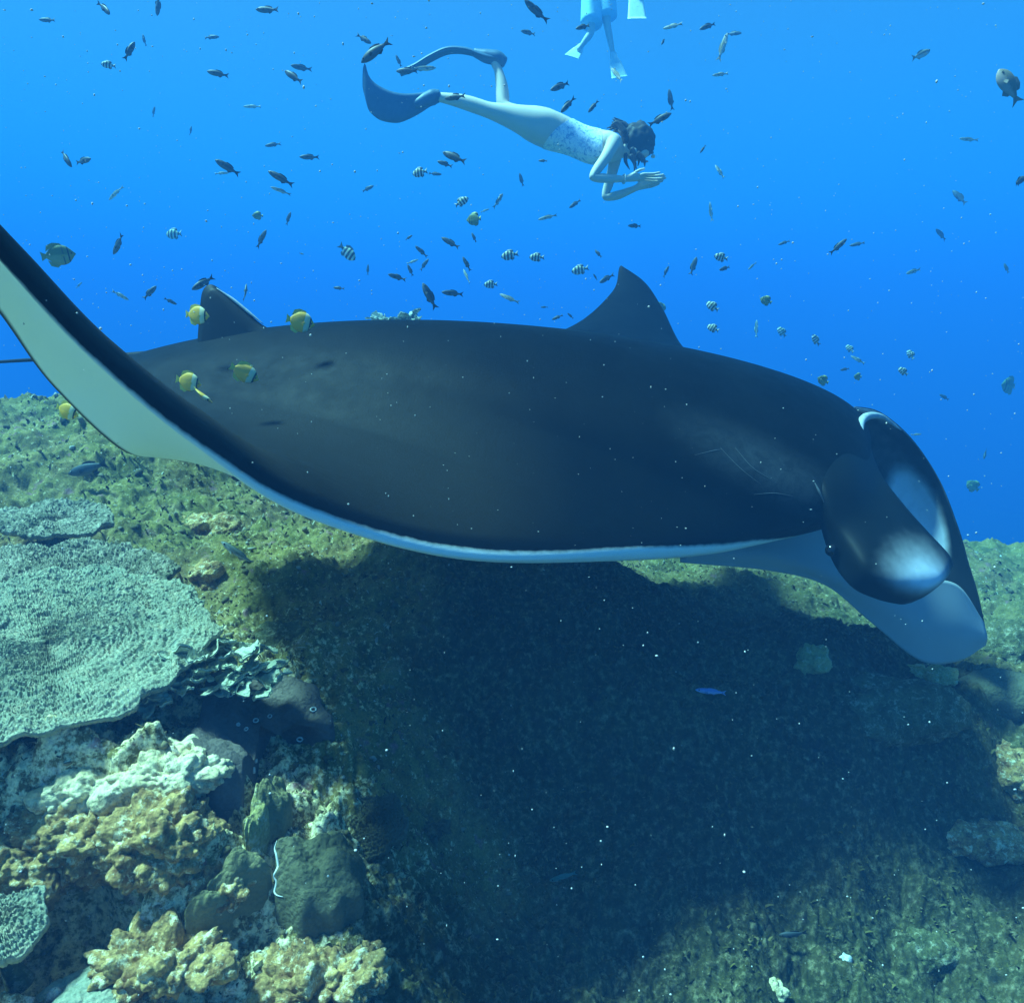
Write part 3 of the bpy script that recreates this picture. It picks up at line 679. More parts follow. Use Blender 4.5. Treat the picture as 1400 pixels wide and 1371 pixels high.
# loose turf and rubble over the reef: nobody could count it
def turf():
    n = 80000
    r = np.exp(RNG.uniform(np.log(1.0), np.log(5.6), n)); a = RNG.uniform(-0.70, 0.70, n)
    x = r * np.sin(a); y = r * np.cos(a); z = zreef(x, y)
    keep = perlin(x / 0.25, y / 0.25, 77) + RNG.normal(0, 0.25, n) > -0.15
    x, y, z = x[keep], y[keep], z[keep]; n = len(x)
    s_ = (0.0018 + 0.005 * RNG.random(n) ** 2) * (0.4 + 0.34 * np.sqrt(x * x + y * y))
    yaw = RNG.uniform(0, 2 * np.pi, n); ln = RNG.uniform(0.6, 1.8, n)
    base = np.stack([x, y, z], -1)
    # a bent blade of two quads for each tuft
    dx = np.stack([np.cos(yaw), np.sin(yaw), np.zeros(n)], -1); dl = np.stack([-np.sin(yaw) + RNG.normal(0, .5, n), np.cos(yaw) + RNG.normal(0, .5, n), RNG.uniform(0.3, 1.6, n)], -1)
    w0 = dx * (s_ * 0.6)[:, None]; h1 = dl * (s_ * ln * 0.6)[:, None]; h2 = h1 * 1.7 + dx * (s_ * 0.5)[:, None] + np.array((0, 0, -1)) * (s_ * 0.25)[:, None]
    b0 = base - np.array((0, 0, 0.003))
    V_ = np.stack([b0 - w0, b0 + w0, b0 + h1 + w0 * 0.9, b0 + h1 - w0 * 0.9, b0 + h2 + w0 * 0.35, b0 + h2 - w0 * 0.35], 1).reshape(-1, 3)
    i = (np.arange(n) * 6)[:, None]
    F_ = np.concatenate([i + np.array([[0, 1, 2, 3]]), i + np.array([[3, 2, 4, 5]])])
    shade = np.repeat(RNG.random(n) * (1 - 0.35 * painted_turf_shade(x, y)), 6)  # random tone, darkened further by the painted shade
    m = M('turf_algae', 0.85, 0.15)
    m.color(m.ramp(m.attr('shade'), [(0.0, (0.012, 0.015, 0.006)), (0.45, (0.13, 0.11, 0.03)), (0.7, (0.24, 0.17, 0.06)), (0.86, (0.28, 0.25, 0.15)), (0.97, (0.50, 0.48, 0.40)), (1.0, (0.40, 0.20, 0.16))]))
    tag(link('turf_algae', mesh('turf_algae', V_, F_, m.m, True, {'shade': shade})), kind='stuff')
turf()
def rubble():
    n = 9000
    r = np.exp(RNG.uniform(np.log(1.0), np.log(5.6), n)); a = RNG.uniform(-0.70, 0.70, n)
    x = r * np.sin(a); y = r * np.cos(a); z = zreef(x, y)
    s_ = (0.002 + 0.010 * RNG.random(n) ** 4) * (0.45 + 0.28 * r) * (1 - 0.5 * painted_turf_shade(x, y))
    ico = bmesh.new(); bmesh.ops.create_icosphere(ico, subdivisions=1, radius=1.0)
    iv = np.array([v.co for v in ico.verts]); fi = np.array([[v.index for v in f.verts] for f in ico.faces]); ico.free()
    V_ = iv[None] * (1 + RNG.normal(0, 0.4, (n, len(iv), 1))) * RNG.uniform(0.5, 1.4, (n, 1, 3)) * s_[:, None, None] + np.stack([x, y, z], -1)[:, None]
    F_ = (fi[None] + (np.arange(n) * len(iv))[:, None, None]).reshape(-1, 3)
    shade = np.repeat(RNG.random(n) * (1 - 0.3 * painted_turf_shade(x, y)), len(iv))  # random tone with the painted shade on top
    m = M('rubble', 0.9, 0.1)
    c = m.ramp(m.attr('shade'), [(0.0, (0.05, 0.045, 0.02)), (0.4, (0.16, 0.13, 0.06)), (0.65, (0.30, 0.22, 0.11)), (0.85, (0.40, 0.36, 0.26)), (1.0, (0.66, 0.62, 0.52))])
    m.color(m.mix(m.noise(90, 4), c, (0.12, 0.10, 0.05)))
    tag(link('coral_rubble', mesh('coral_rubble', V_.reshape(-1, 3), F_, m.m, True, {'shade': shade})), kind='stuff')
rubble()


# ================================================================ FISH
def fish_mat(name, top, belly, stripes=None, bands=None, rough=0.5):
    m = M(name, rough, 0.3)
    xyz = m.n('ShaderNodeSeparateXYZ'); m.t.links.new(m.co, xyz.inputs[0]); X, Z = xyz.outputs['X'], xyz.outputs['Z']
    n = m.noise(18, 3)
    c = m.mix(m.ramp(m.math('ADD', m.math('MULTIPLY', Z, 3.2), m.math('ADD', 0.35, m.math('MULTIPLY', n, 0.3))), [(0.40, 0), (0.62, 1)]), belly, top)
    if stripes:       # (colour, count, slant, width)
        col, k, sl, wd = stripes
        f = m.math('FRACT', m.math('ADD', m.math('MULTIPLY', m.math('ADD', X, m.math('MULTIPLY', Z, sl)), k), 0.2))
        c = m.mix(m.ramp(f, [(wd, 0), (wd + 0.06, 1), (0.94, 1), (1.0, 0)]), c, col)
    for b0, b1, col in bands or ():
        c = m.mix(m.math('MULTIPLY', m.math('GREATER_THAN', X, b0), m.math('LESS_THAN', X, b1)), c, col)
    m.color(c); return m.m
FM = {
    'slender': (fish_mat('fish_dark', (0.045, 0.055, 0.058), (0.11, 0.12, 0.125)), plain('fish_dark_fin', (0.03, 0.034, 0.034), 0.6, 0.2)),
    'pale': (fish_mat('fish_pale', (0.14, 0.16, 0.13), (0.62, 0.62, 0.56)), plain('fish_pale_fin', (0.25, 0.27, 0.25), 0.6, 0.2)),
    'sergeant': (fish_mat('fish_sergeant', (0.58, 0.58, 0.36), (0.72, 0.74, 0.70), ((0.05, 0.055, 0.065), 5.2, 0.12, 0.42)), plain('fish_sergeant_fin', (0.20, 0.22, 0.22), 0.6, 0.2)),
    'butterfly': (fish_mat('fish_butterfly', (0.72, 0.40, 0.05), (0.86, 0.45, 0.04), None, ((0.13, 0.23, (0.70, 0.62, 0.36)), (0.31, 0.36, (0.05, 0.045, 0.03)), (0.23, 0.31, (0.72, 0.60, 0.30)))), plain('fish_yellow_fin', (0.72, 0.55, 0.10), 0.5, 0.2)),
    'olive': (fish_mat('fish_olive', (0.16, 0.18, 0.05), (0.28, 0.28, 0.10), None, ((0.12, 0.16, (0.10, 0.11, 0.06)), (0.27, 0.31, (0.03, 0.03, 0.02)))), plain('fish_olive_fin', (0.30, 0.28, 0.08), 0.5, 0.2)),
    'grunt': (fish_mat('fish_grey', (0.20, 0.17, 0.12), (0.42, 0.32, 0.26)), plain('fish_grey_fin', (0.22, 0.18, 0.14), 0.6, 0.2)),
    'wrasse': (fish_mat('fish_wrasse', (0.05, 0.14, 0.11), (0.16, 0.26, 0.20), ((0.02, 0.05, 0.05), 0.01, 8.0, 0.8)), plain('fish_wrasse_fin', (0.08, 0.18, 0.16), 0.6, 0.2)),
    'blue': (fish_mat('fish_blue', (0.16, 0.24, 0.55), (0.40, 0.48, 0.75)), plain('fish_blue_fin', (0.2, 0.28, 0.5), 0.6, 0.2)),
}
PROF = {   # body height and width against length, at stations nose to tail root
    'slender': ([0.0, 0.06, 0.14, 0.26, 0.42, 0.58, 0.72, 0.80], [0.008, 0.055, 0.09, 0.118, 0.125, 0.10, 0.06, 0.038], 0.55),
    'pale': ([0.0, 0.06, 0.14, 0.26, 0.42, 0.58, 0.72, 0.82], [0.008, 0.045, 0.07, 0.085, 0.088, 0.07, 0.045, 0.03], 0.6),
    'sergeant': ([0.0, 0.06, 0.15, 0.28, 0.45, 0.60, 0.72, 0.80], [0.01, 0.11, 0.18, 0.245, 0.255, 0.20, 0.11, 0.06], 0.38),
    'butterfly': ([0.0, 0.05, 0.12, 0.22, 0.40, 0.60, 0.76, 0.86], [0.01, 0.05, 0.14, 0.265, 0.335, 0.315, 0.20, 0.075], 0.26),
    'olive': ([0.0, 0.05, 0.12, 0.22, 0.40, 0.60, 0.76, 0.86], [0.01, 0.06, 0.15, 0.265, 0.33, 0.30, 0.18, 0.07], 0.26),
    'grunt': ([0.0, 0.06, 0.14, 0.26, 0.42, 0.58, 0.72, 0.80], [0.01, 0.09, 0.14, 0.175, 0.175, 0.13, 0.07, 0.045], 0.36),
    'wrasse': ([0.0, 0.06, 0.14, 0.26, 0.42, 0.60, 0.76, 0.84], [0.008, 0.045, 0.07, 0.088, 0.09, 0.075, 0.05, 0.038], 0.55),
}
PROF['blue'] = PROF['wrasse']
FIN = {   # tail outline, dorsal outline, anal outline in (x, z); x runs 0.5 (nose) to -0.5 (tail)
    'slender': ([(-0.28, 0.025), (-0.40, 0.07), (-0.5, 0.125), (-0.42, 0.0), (-0.5, -0.125), (-0.40, -0.07), (-0.28, -0.025)], [(0.18, 0.10), (0.08, 0.155), (-0.08, 0.15), (-0.20, 0.105), (-0.20, 0.06), (0.0, 0.09)], [(0.0, -0.10), (-0.10, -0.15), (-0.20, -0.09), (-0.2, -0.05)]),
    'sergeant': ([(-0.28, 0.04), (-0.40, 0.11), (-0.5, 0.18), (-0.43, 0.0), (-0.5, -0.18), (-0.40, -0.11), (-0.28, -0.04)], [(0.22, 0.20), (0.10, 0.31), (-0.10, 0.31), (-0.24, 0.22), (-0.20, 0.10), (0.0, 0.22)], [(0.0, -0.22), (-0.10, -0.30), (-0.24, -0.22), (-0.2, -0.1)]),
    'butterfly': ([(-0.34, 0.06), (-0.42, 0.10), (-0.5, 0.15), (-0.485, 0.0), (-0.5, -0.15), (-0.42, -0.10), (-0.34, -0.06)], [(0.20, 0.27), (0.10, 0.37), (-0.10, 0.40), (-0.28, 0.33), (-0.34, 0.14), (-0.1, 0.28)], [(0.02, -0.30), (-0.10, -0.39), (-0.28, -0.33), (-0.34, -0.14), (-0.12, -0.26)]),
}
FIN['pale'] = ([(a, b * 0.75) for a, b in FIN['slender'][0]], [(a, b * 0.72) for a, b in FIN['slender'][1]], [(a, b * 0.72) for a, b in FIN['slender'][2]])
FIN['wrasse'] = FIN['blue'] = FIN['pale']; FIN['olive'] = FIN['butterfly']
FIN['grunt'] = ([(a, b * 1.15) for a, b in FIN['slender'][0]], [(a, b * 1.4) for a, b in FIN['slender'][1]], [(a, b * 1.4) for a, b in FIN['slender'][2]])

def fish_body_mesh(kind, bend):
    st, hh, wr = PROF[kind]; n, k = 22, 14
    t = np.linspace(0, 1, n) ** 1.15 * st[-1]; h = np.interp(t, st, hh); 
    for _ in range(2): h[1:-1] = (h[:-2] + 2 * h[1:-1] + h[2:]) / 4
    wdt = h * wr * np.interp(t, [0, 0.2, 0.5, 0.85], [1.15, 1.15, 1.0, 0.7])
    a = np.linspace(0, 2 * np.pi, k, endpoint=False)
    X = 0.5 - t; yb = bend * np.clip(t - 0.3, 0, 1) ** 2
    V_ = np.stack([np.repeat(X[:, None], k, 1), yb[:, None] + wdt[:, None] * np.sin(a), h[:, None] * np.cos(a)], -1).reshape(-1, 3)
    f = grid_faces(n, k, True).tolist(); f.append(list(range(k))); f.append([(n - 1) * k + i for i in range(k)][::-1])
    return V_, f
def fin_mesh(outline, bend, th=0.006):
    o = np.array(outline); n = len(o); c = o.mean(0)
    y = bend * np.clip(0.5 - o[:, 0] - 0.3, 0, 1) ** 2; yc = bend * max(0, 0.2 - c[0]) ** 2
    V_ = np.concatenate([np.stack([o[:, 0], y, o[:, 1]], -1), [[c[0], yc + th, c[1]], [c[0], yc - th, c[1]]]])
    f = [[i, (i + 1) % n, n] for i in range(n)] + [[(i + 1) % n, i, n + 1] for i in range(n)]
    return V_, f
_protos = {}
def fish_meshes(kind, b):
    key = (kind, b)
    if key not in _protos:
        bend = (-0.22, 0.0, 0.22)[b]; bm_, fm_ = FM[kind]
        V_, f = fish_body_mesh(kind, bend)
        parts = {'body': mesh('body', V_, f, bm_)}
        for nme, o in zip(('tail_fin', 'dorsal_fin', 'anal_fin'), FIN[kind]):
            v, ff = fin_mesh(o, bend); parts[nme] = mesh(nme, v, ff, fm_, False)
        # pectoral fins and eyes
        h = PROF[kind][1][3]; wr = PROF[kind][2]
        for sgn in (1, -1):
            v = np.array([(0.22, sgn * h * wr * 0.95, -0.02), (0.13, sgn * (h * wr + 0.05), 0.02), (0.08, sgn * (h * wr + 0.06), -0.05), (0.17, sgn * (h * wr + 0.01), -0.07), (0.15, sgn * (h * wr + 0.025), -0.025)])
            parts['pectoral_fin' + ('' if sgn > 0 else '2')] = mesh('pectoral_fin', v, [[0, 1, 4], [1, 2, 4], [2, 3, 4], [3, 0, 4]], fm_, False)
        # one joined mesh for fish too small to show parts
        allv, allf, mi, off = [], [], [], 0
        for q in parts.values():
            vv = np.array([x.co for x in q.vertices]); allv.append(vv)
            for p in q.polygons: allf.append([i + off for i in p.vertices]); mi.append(0 if q.name.startswith('body') else 1)
            off += len(vv)
        me = mesh('fish', np.concatenate(allv), allf, bm_); me.materials.append(fm_); me.polygons.foreach_set('material_index', mi)
        _protos[key] = (parts, me)
    return _protos[key]
EYE_W = plain('fish_eye', (0.02, 0.02, 0.02), 0.2, 0.5)
def fish(kind, px, py, ln, ang, d, label, group, yaw=None, name=None, roll=0.0):
    """ang: where the head points in the photo, degrees, 0 right, 90 up"""
    a = math.radians(ang); y = random.uniform(-0.45, 0.45) if yaw is None else yaw
    c = P(px, py, d); L = ln * d / FPX / max(0.4, math.cos(y))
    fwd = Vector(RT * math.cos(a) * math.cos(y) + UP * math.sin(a) * math.cos(y) + FW * math.sin(y)).normalized()
    upv = Vector((0.0, 0.0, 1.0)) if abs(fwd.z) < 0.93 else Vector((-0.6 if fwd.z > 0 else 0.6, 0.1, 0.4))
    left = upv.cross(fwd).normalized(); up2 = fwd.cross(left).normalized()
    left, up2 = left * math.cos(roll) + up2 * math.sin(roll), up2 * math.cos(roll) - left * math.sin(roll)
    rot = Matrix((fwd, left, up2)).transposed()
    parts, whole = fish_meshes(kind, random.randrange(3))
    nm = name or {'slender': 'dark_fish', 'pale': 'pale_fish', 'sergeant': 'striped_fish', 'butterfly': 'butterfly_fish', 'olive': 'butterfly_fish', 'grunt': 'grey_fish', 'wrasse': 'wrasse', 'blue': 'blue_fish'}[kind]
    if ln >= 26:
        o = empty(nm, c); 
        for k_, q in parts.items(): link(k_.rstrip('2'), q, o)
        if ln >= 34:
            st, hh, wr = PROF[kind]
            for sgn in (1, -1): ball('eye', (0.385, sgn * hh[2] * wr * 1.02, 0.025), 0.022, EYE_W, o, (0, 0, 0), 8)
    else:
        o = link(nm, whole, None, c)
    o.rotation_mode = 'QUATERNION'; o.rotation_quaternion = rot.to_quaternion(); o.scale = (L, L * random.uniform(0.9, 1.1), L * random.uniform(0.92, 1.1))
    return tag(o, label, 'fish', group)
FG = {'slender': 'dark slender fish drifting in the blue water', 'pale': 'pale silvery fish drifting in the blue water', 'sergeant': 'black and white striped fish in the blue water', 'butterfly': 'yellow butterfly fish around the tail of the manta', 'olive': 'olive round fish in the blue water'}
FL = {'slender': 'dark slender fish', 'pale': 'pale silvery fish', 'sergeant': 'striped fish', 'butterfly': 'yellow butterfly fish', 'olive': 'olive round fish'}
FISH = """
S 143 12 30 -48 4.2|slanting down at the top edge, far left
S 216 8 26 -100 6.0|hanging vertical at the top edge, right of the far left one
S 65 28 22 180 5.5|alone in the top left corner
S 177 70 30 65 4.2|steep, beside the whitish round fish at upper left
S 197 55 15 100 8|faint and upright, just above the steep one at upper left
Z 148 89 18 180 5|at upper left, below the top left corner
S 366 14 34 175 4.6|level at the top edge, above the left quarter
S 289 51 22 0 7.5|faint and level, below the top edge left of centre
S 298 101 30 170 4.4|nearly level, left of two fish by the upper left
S 412 93 26 180 6|level, above the steeper one left of the freediver fins
S 401 105 34 142 4.2|slanting, under the level one left of the freediver fins
P 345 146 25 180 7|faint and level, halfway between left edge and lower fin
S 210 153 14 70 9.5|barely visible speck at upper left below the steep one
S 261 179 15 92 9.5|barely visible and upright, left of centre in open water
S 90 217 30 -55 4.2|diving steeply at the left, touching a level one
S 114 220 28 0 4.8|level at the left, touching the steeply diving one
S 373 198 22 190 7|small and faint, left of the one under the lower fin
S 423 215 26 185 5.5|level, below and left of the lower swim fin
S 311 229 34 152 4.0|slanting, over a paler thin one at centre left
P 303 237 18 10 6|thin, crossing under the slanting dark one at centre left
S 384 244 38 152 3.8|large and slanting, above a pale spotted one at centre left
P 384 261 27 165 4.5|spotted, directly under the large slanting dark one
P 158 264 28 215 5.5|tilted up to the right, above the far left wing
O 352 295 15 180 6|small, in open water above the tail fin of the manta
S 394 299 18 60 6|small and steep, right of the small olive round fish
Z 238 320 24 180 7.5|faint, in open water above the near wing
S 162 334 32 230 4.2|tilted steeply over the near wing edge
S 357 327 28 50 4.8|tilted, above the yellow fish on the back
O 80 349 38 15 3.4|large, half behind the raised near wing
S 278 387 34 222 3.6|tilted, touching the tip of the tail-end fin
P 336 400 27 95 3.8|upright, right of the tail-end fin tip
P 165 404 24 -30 5|small, close above the near wing, first from the left
S 205 400 25 48 4.6|tilted, close above the near wing, second from the left
S 233 412 16 -25 5|tiny, just left of the tail-end fin
S 412 347 8 -20 7|speck above the yellow fish on the back
S 463 394 16 170 5|small and level, above the back left of the leaf coral
P 108 390 11 60 7|tiny faint one behind the near wing
S 733 16 38 148 3.8|large, at the top edge left of the distant swimmers
S 722 45 20 180 6|small and level, below the large one at the top edge
S 797 37 22 200 4.2|dark and stubby, beside the shorts of the distant swimmer
S 498 54 24 -35 5.5|small, behind the big one at the top left of the fins
S 513 70 48 212 3.2|biggest of all, head down left above the swim fins
S 556 97 30 175 4.2|left of a pair overlapping between the two swim fins
P 578 94 36 10 4.4|right of a pair overlapping between the two swim fins
S 545 84 16 115 6.5|faint and steep, above the pair between the swim fins
S 622 133 30 175 3.6|black and oval, in front of the calf of the freediver
S 766 118 32 210 4.6|tilted, above the hips of the freediver
S 776 144 28 228 4.2|tilted, touching the hips of the freediver
S 811 146 20 228 4.6|small, above the waist of the freediver
P 844 103 30 120 4.2|steep, in front of the hanging pale fin
S 902 163 32 20 4.0|tilted, to the upper right of the freediver head
P 920 36 25 180 4.4|bright, at the top right of the hanging pale fin
S 907 57 14 240 5|tiny and dark, below the bright one at the top
S 917 137 26 105 6|faint and steep, above the freediver head at right
S 621 215 38 150 3.6|large and slanting, below the thighs of the freediver
S 608 224 22 160 4.4|smaller, tucked under the large one below the thighs
Z 574 236 21 190 4.6|bright, below the knee of the freediver
S 595 238 18 -5 7|faint, right of the bright striped one below the knee
S 503 258 18 20 7.5|faint, alone left of the bright striped one
Z 631 276 21 25 4.6|bright and tilted, under the middle of the freediver
P 681 275 28 62 5.5|thin and steep, right of the tilted bright striped one
O 648 300 21 180 4.6|under the tilted bright striped one
P 663 288 13 20 7|tiny, just right of the olive round fish at centre
S 742 220 12 170 5|tiny and round, under the belly of the freediver
S 713 246 17 110 8|faint and curved, below the belly of the freediver
S 786 279 19 215 5.5|small, left of the lower elbow of the freediver
P 749 297 28 195 4.6|bright-bellied, under the freediver elbows
S 868 309 20 185 5.5|small and level, below the hands of the freediver
Z 475 345 29 -45 5.5|faint and slanting, left of the group over the back
S 616 332 29 150 4.2|slanting, in the middle of the group over the back
S 559 325 12 35 6|tiny, top left of the group over the back
S 648 325 15 115 6|tiny and steep, right of the slanting one over the back
S 576 344 21 140 5|small and slanting, upper left in the group over the back
P 564 358 17 20 6|short, in the left part of the group over the back
S 561 370 16 115 6|short and steep, below the short pale one over the back
S 580 362 19 48 6.5|thin and tilted up, in the group over the back
S 638 361 21 120 5|steep, above a paler longer steep one over the back
P 638 378 25 112 6|long and steep, below a small dark steep one
Z 697 349 24 190 4.6|left of the level pair over the back
Z 734 352 21 180 4.6|right of the level pair over the back
S 543 379 24 168 4.4|low over the back, above the leaf coral
Z 671 389 19 185 5|low over the back, below the level pair
S 587 405 38 117 3.8|large and steep, diving at the leaf coral
S 619 401 30 178 4.2|long and level, right of the leaf coral
P 696 408 30 150 4.4|slanting low over the back at centre
Z 793 369 24 195 5.5|dusky, left of the raised far wing tip
S 829 381 24 215 5.5|thin, touching the back edge of the far wing tip
S 814 379 10 130 7|speck left of the far wing tip
S 818 347 15 125 6|small and steep, above left of the far wing tip
S 762 434 16 200 5|small, hugging the back in front of the far wing
S 780 432 11 140 6|tiny, hugging the back closest to the far wing
S 744 420 10 180 7|speck above the back at centre
S 910 372 20 60 7|faint and steep, right of the far wing tip
O 903 421 18 120 7.5|faint, touching the front edge of the far wing
S 503 369 14 85 8|faint and upright, left of the group over the back
S 968 36 27 205 5|tilted, at upper right of centre, upper one of two
S 1003 46 20 -15 7.5|faint, just above the bright steep one at upper right
P 988 65 40 72 4.2|long bright and steep, at upper right of centre
P 985 102 23 190 4.6|short bright curved, under the long steep one
P 1259 75 42 32 4.6|long and thin, alone at upper right
P 1324 191 27 178 5.5|thin and level, near the right edge above halfway
S 1393 248 36 32 3.6|cut by the right edge, below the large grey fish
S 961 204 13 235 5|tiny and dark, right of the freediver head
P 984 235 23 120 6|thin, right of the hands of the freediver
P 972 290 26 100 7.5|faint and upright, below right of the freediver hands
S 1146 337 27 42 4.4|tilted up, in the open blue at right of centre
S 1172 334 18 185 6.5|small and level, right of the tilted up one
S 1072 332 15 195 6.5|small and faint, left of the tilted up one
Z 986 352 20 170 4.6|brightest, right of the far wing tip
S 991 367 18 200 5|small, just below the brightest striped one
P 1028 364 17 225 6|small, right of the brightest striped one
S 948 364 25 72 6|thin and steep, between far wing tip and striped fish
Z 974 419 19 140 5|upper of two, right of the far wing
Z 975 449 17 150 5|lower of two, right of the far wing
O 1047 411 17 160 5|small and pale, right of the two striped ones
Z 1115 465 17 130 5.5|above the shoulder of the manta, third striped from the left
Z 1162 477 14 130 7|faint, above the shoulder between two striped ones
Z 1069 454 17 130 7.5|very faint, above the shoulder, nearest the far wing
S 1312 270 27 120 9|very faint, near the right edge at mid height
S 1287 321 24 150 9|barely visible, right part of the water at mid height
P 1249 371 27 200 6|thin and level, in the right part of the water
S 1376 367 15 110 8|faint and upright, by the right edge
P 1034 450 25 88 8|faint upright sliver above the shoulder
Z 1245 485 15 120 6.5|faint, above the head of the manta
Z 1235 508 17 145 5|bright, above the head of the manta
P 1173 492 21 145 6|short, over the shoulder of the manta
S 1155 505 13 190 6|tiny, just above the shoulder outline
O 1173 515 13 180 5.5|tiny and pale, above the mouth rim
O 1380 527 30 180 9|faint blob by the right edge
P 1253 594 15 5 4.4|tiny bright streak right of the far head fin
S 1347 620 18 240 7.5|faint, between far head fin and right edge
O 1125 520 18 160 4.6|small, half hidden behind the shoulder outline
S 1291 543 15 150 8.5|faint, right of the mouth of the manta
O 1330 664 20 140 8|very faint, above the far reef at right
B 270 431 36 -8 2.25|in front of the tail-end fin
B 411 440 38 -12 2.2|bright, on top of the back
B 335 510 40 -28 2.05|with dusky flank, in front of the back below the fin
B 258 522 36 -14 2.0|dim, low behind the near wing
B 277 541 34 -35 1.95|slim and seen on edge, lowest in front of the back
B 92 562 34 -25 2.3|with an orange tail, beside the white underside of the near wing
"""
KEY = {'S': 'slender', 'P': 'pale', 'Z': 'sergeant', 'O': 'olive', 'B': 'butterfly'}
for line in FISH.strip().splitlines():
    a, where = line.split('|'); k, px, py, ln, ang, d = a.split(); k = KEY[k]
    yw = 0.0 if where.startswith('slim and seen') else (random.uniform(-0.2, 0.2) if k == 'butterfly' else None)
    fish(k, float(px), float(py), float(ln), float(ang), float(d), FL[k] + ' ' + where, FG[k], yw, None, 1.25 if where.startswith('slim and seen') else 0.0)
fish('grunt', 1380, 118, 54, 122, 3.0, 'large grey pink fish turning head up near the right edge', None, 0.0)
def low_fish(kind, px, py, ln, ang, dd, label, name=None):
    g = hit(px, py); d = float(np.dot(g, FW)); fish(kind, px, py, ln, ang, d - dd, label, 'fish close over the reef', 0.1, name)
low_fish('slender', 122, 640, 64, 195, 0.15, 'dark brown fork-tailed fish resting over the mossy left slope')
low_fish('pale', 325, 757, 58, 145, 0.12, 'long pale thin fish under the edge of the near wing')
low_fish('pale', 80, 826, 42, 130, 0.22, 'pale fish over the dark gap between the plate corals')
low_fish('pale', 65, 876, 52, 148, 0.22, 'long pale fish gliding above the largest plate coral')
low_fish('pale', 60, 757, 30, 120, 0.2, 'small pale fish above the rough upper plate coral')
low_fish('wrasse', 180, 1270, 74, 62, 0.07, 'slim green wrasse nosing upward at the lower left')
low_fish('blue', 972, 945, 42, 175, 0.1, 'small bluish fish over the shaded slope below the belly')
low_fish('wrasse', 770, 1198, 40, 200, 0.08, 'small green fish low over the shaded turf at bottom centre')
low_fish('slender', 1085, 1277, 40, 185, 0.06, 'dark fish hugging the turf left of the white coral fragment')

# ================================================================ PEOPLE
def skin_figure(name, joints, edges, radii, mat, parent, relto, sub=2):
    """one continuous surface grown on a skeleton of joints"""
    names = list(joints); me = bpy.data.meshes.new(name)
    me.from_pydata([tuple(np.asarray(joints[n]) - np.asarray(relto)) for n in names], [(names.index(a), names.index(b)) for a, b in edges], [])
    o = bpy.data.objects.new(name, me); COL.objects.link(o)
    md = o.modifiers.new('skin', 'SKIN'); md.use_smooth_shade = True
    lay = me.skin_vertices[0].data
    for i, n in enumerate(names):
        r = radii[n]; lay[i].radius = (r, r) if not hasattr(r, '__len__') else r
        lay[i].use_root = (i == 0)
    o.modifiers.new('sub', 'SUBSURF').levels = sub; o.modifiers['sub'].render_levels = sub
    dg = bpy.context.evaluated_depsgraph_get(); dg.update()
    me2 = bpy.data.meshes.new_from_object(o.evaluated_get(dg)); bpy.data.objects.remove(o)
    me2.materials.clear(); me2.materials.append(mat); me2.polygons.foreach_set('use_smooth', [True] * len(me2.polygons))
    return link(name, me2, parent)
SKIN_M = plain('skin', (0.72, 0.56, 0.42), 0.55, 0.3, 0.06, 12)
HAIR_M = plain('dark_hair', (0.045, 0.036, 0.030), 0.6, 0.2, 0.4, 60)
FIN_M = plain('swim_fin', (0.06, 0.13, 0.20), 0.5, 0.3)
PALE_FIN = plain('pale_swim_fin', (0.80, 0.82, 0.72), 0.5, 0.3)

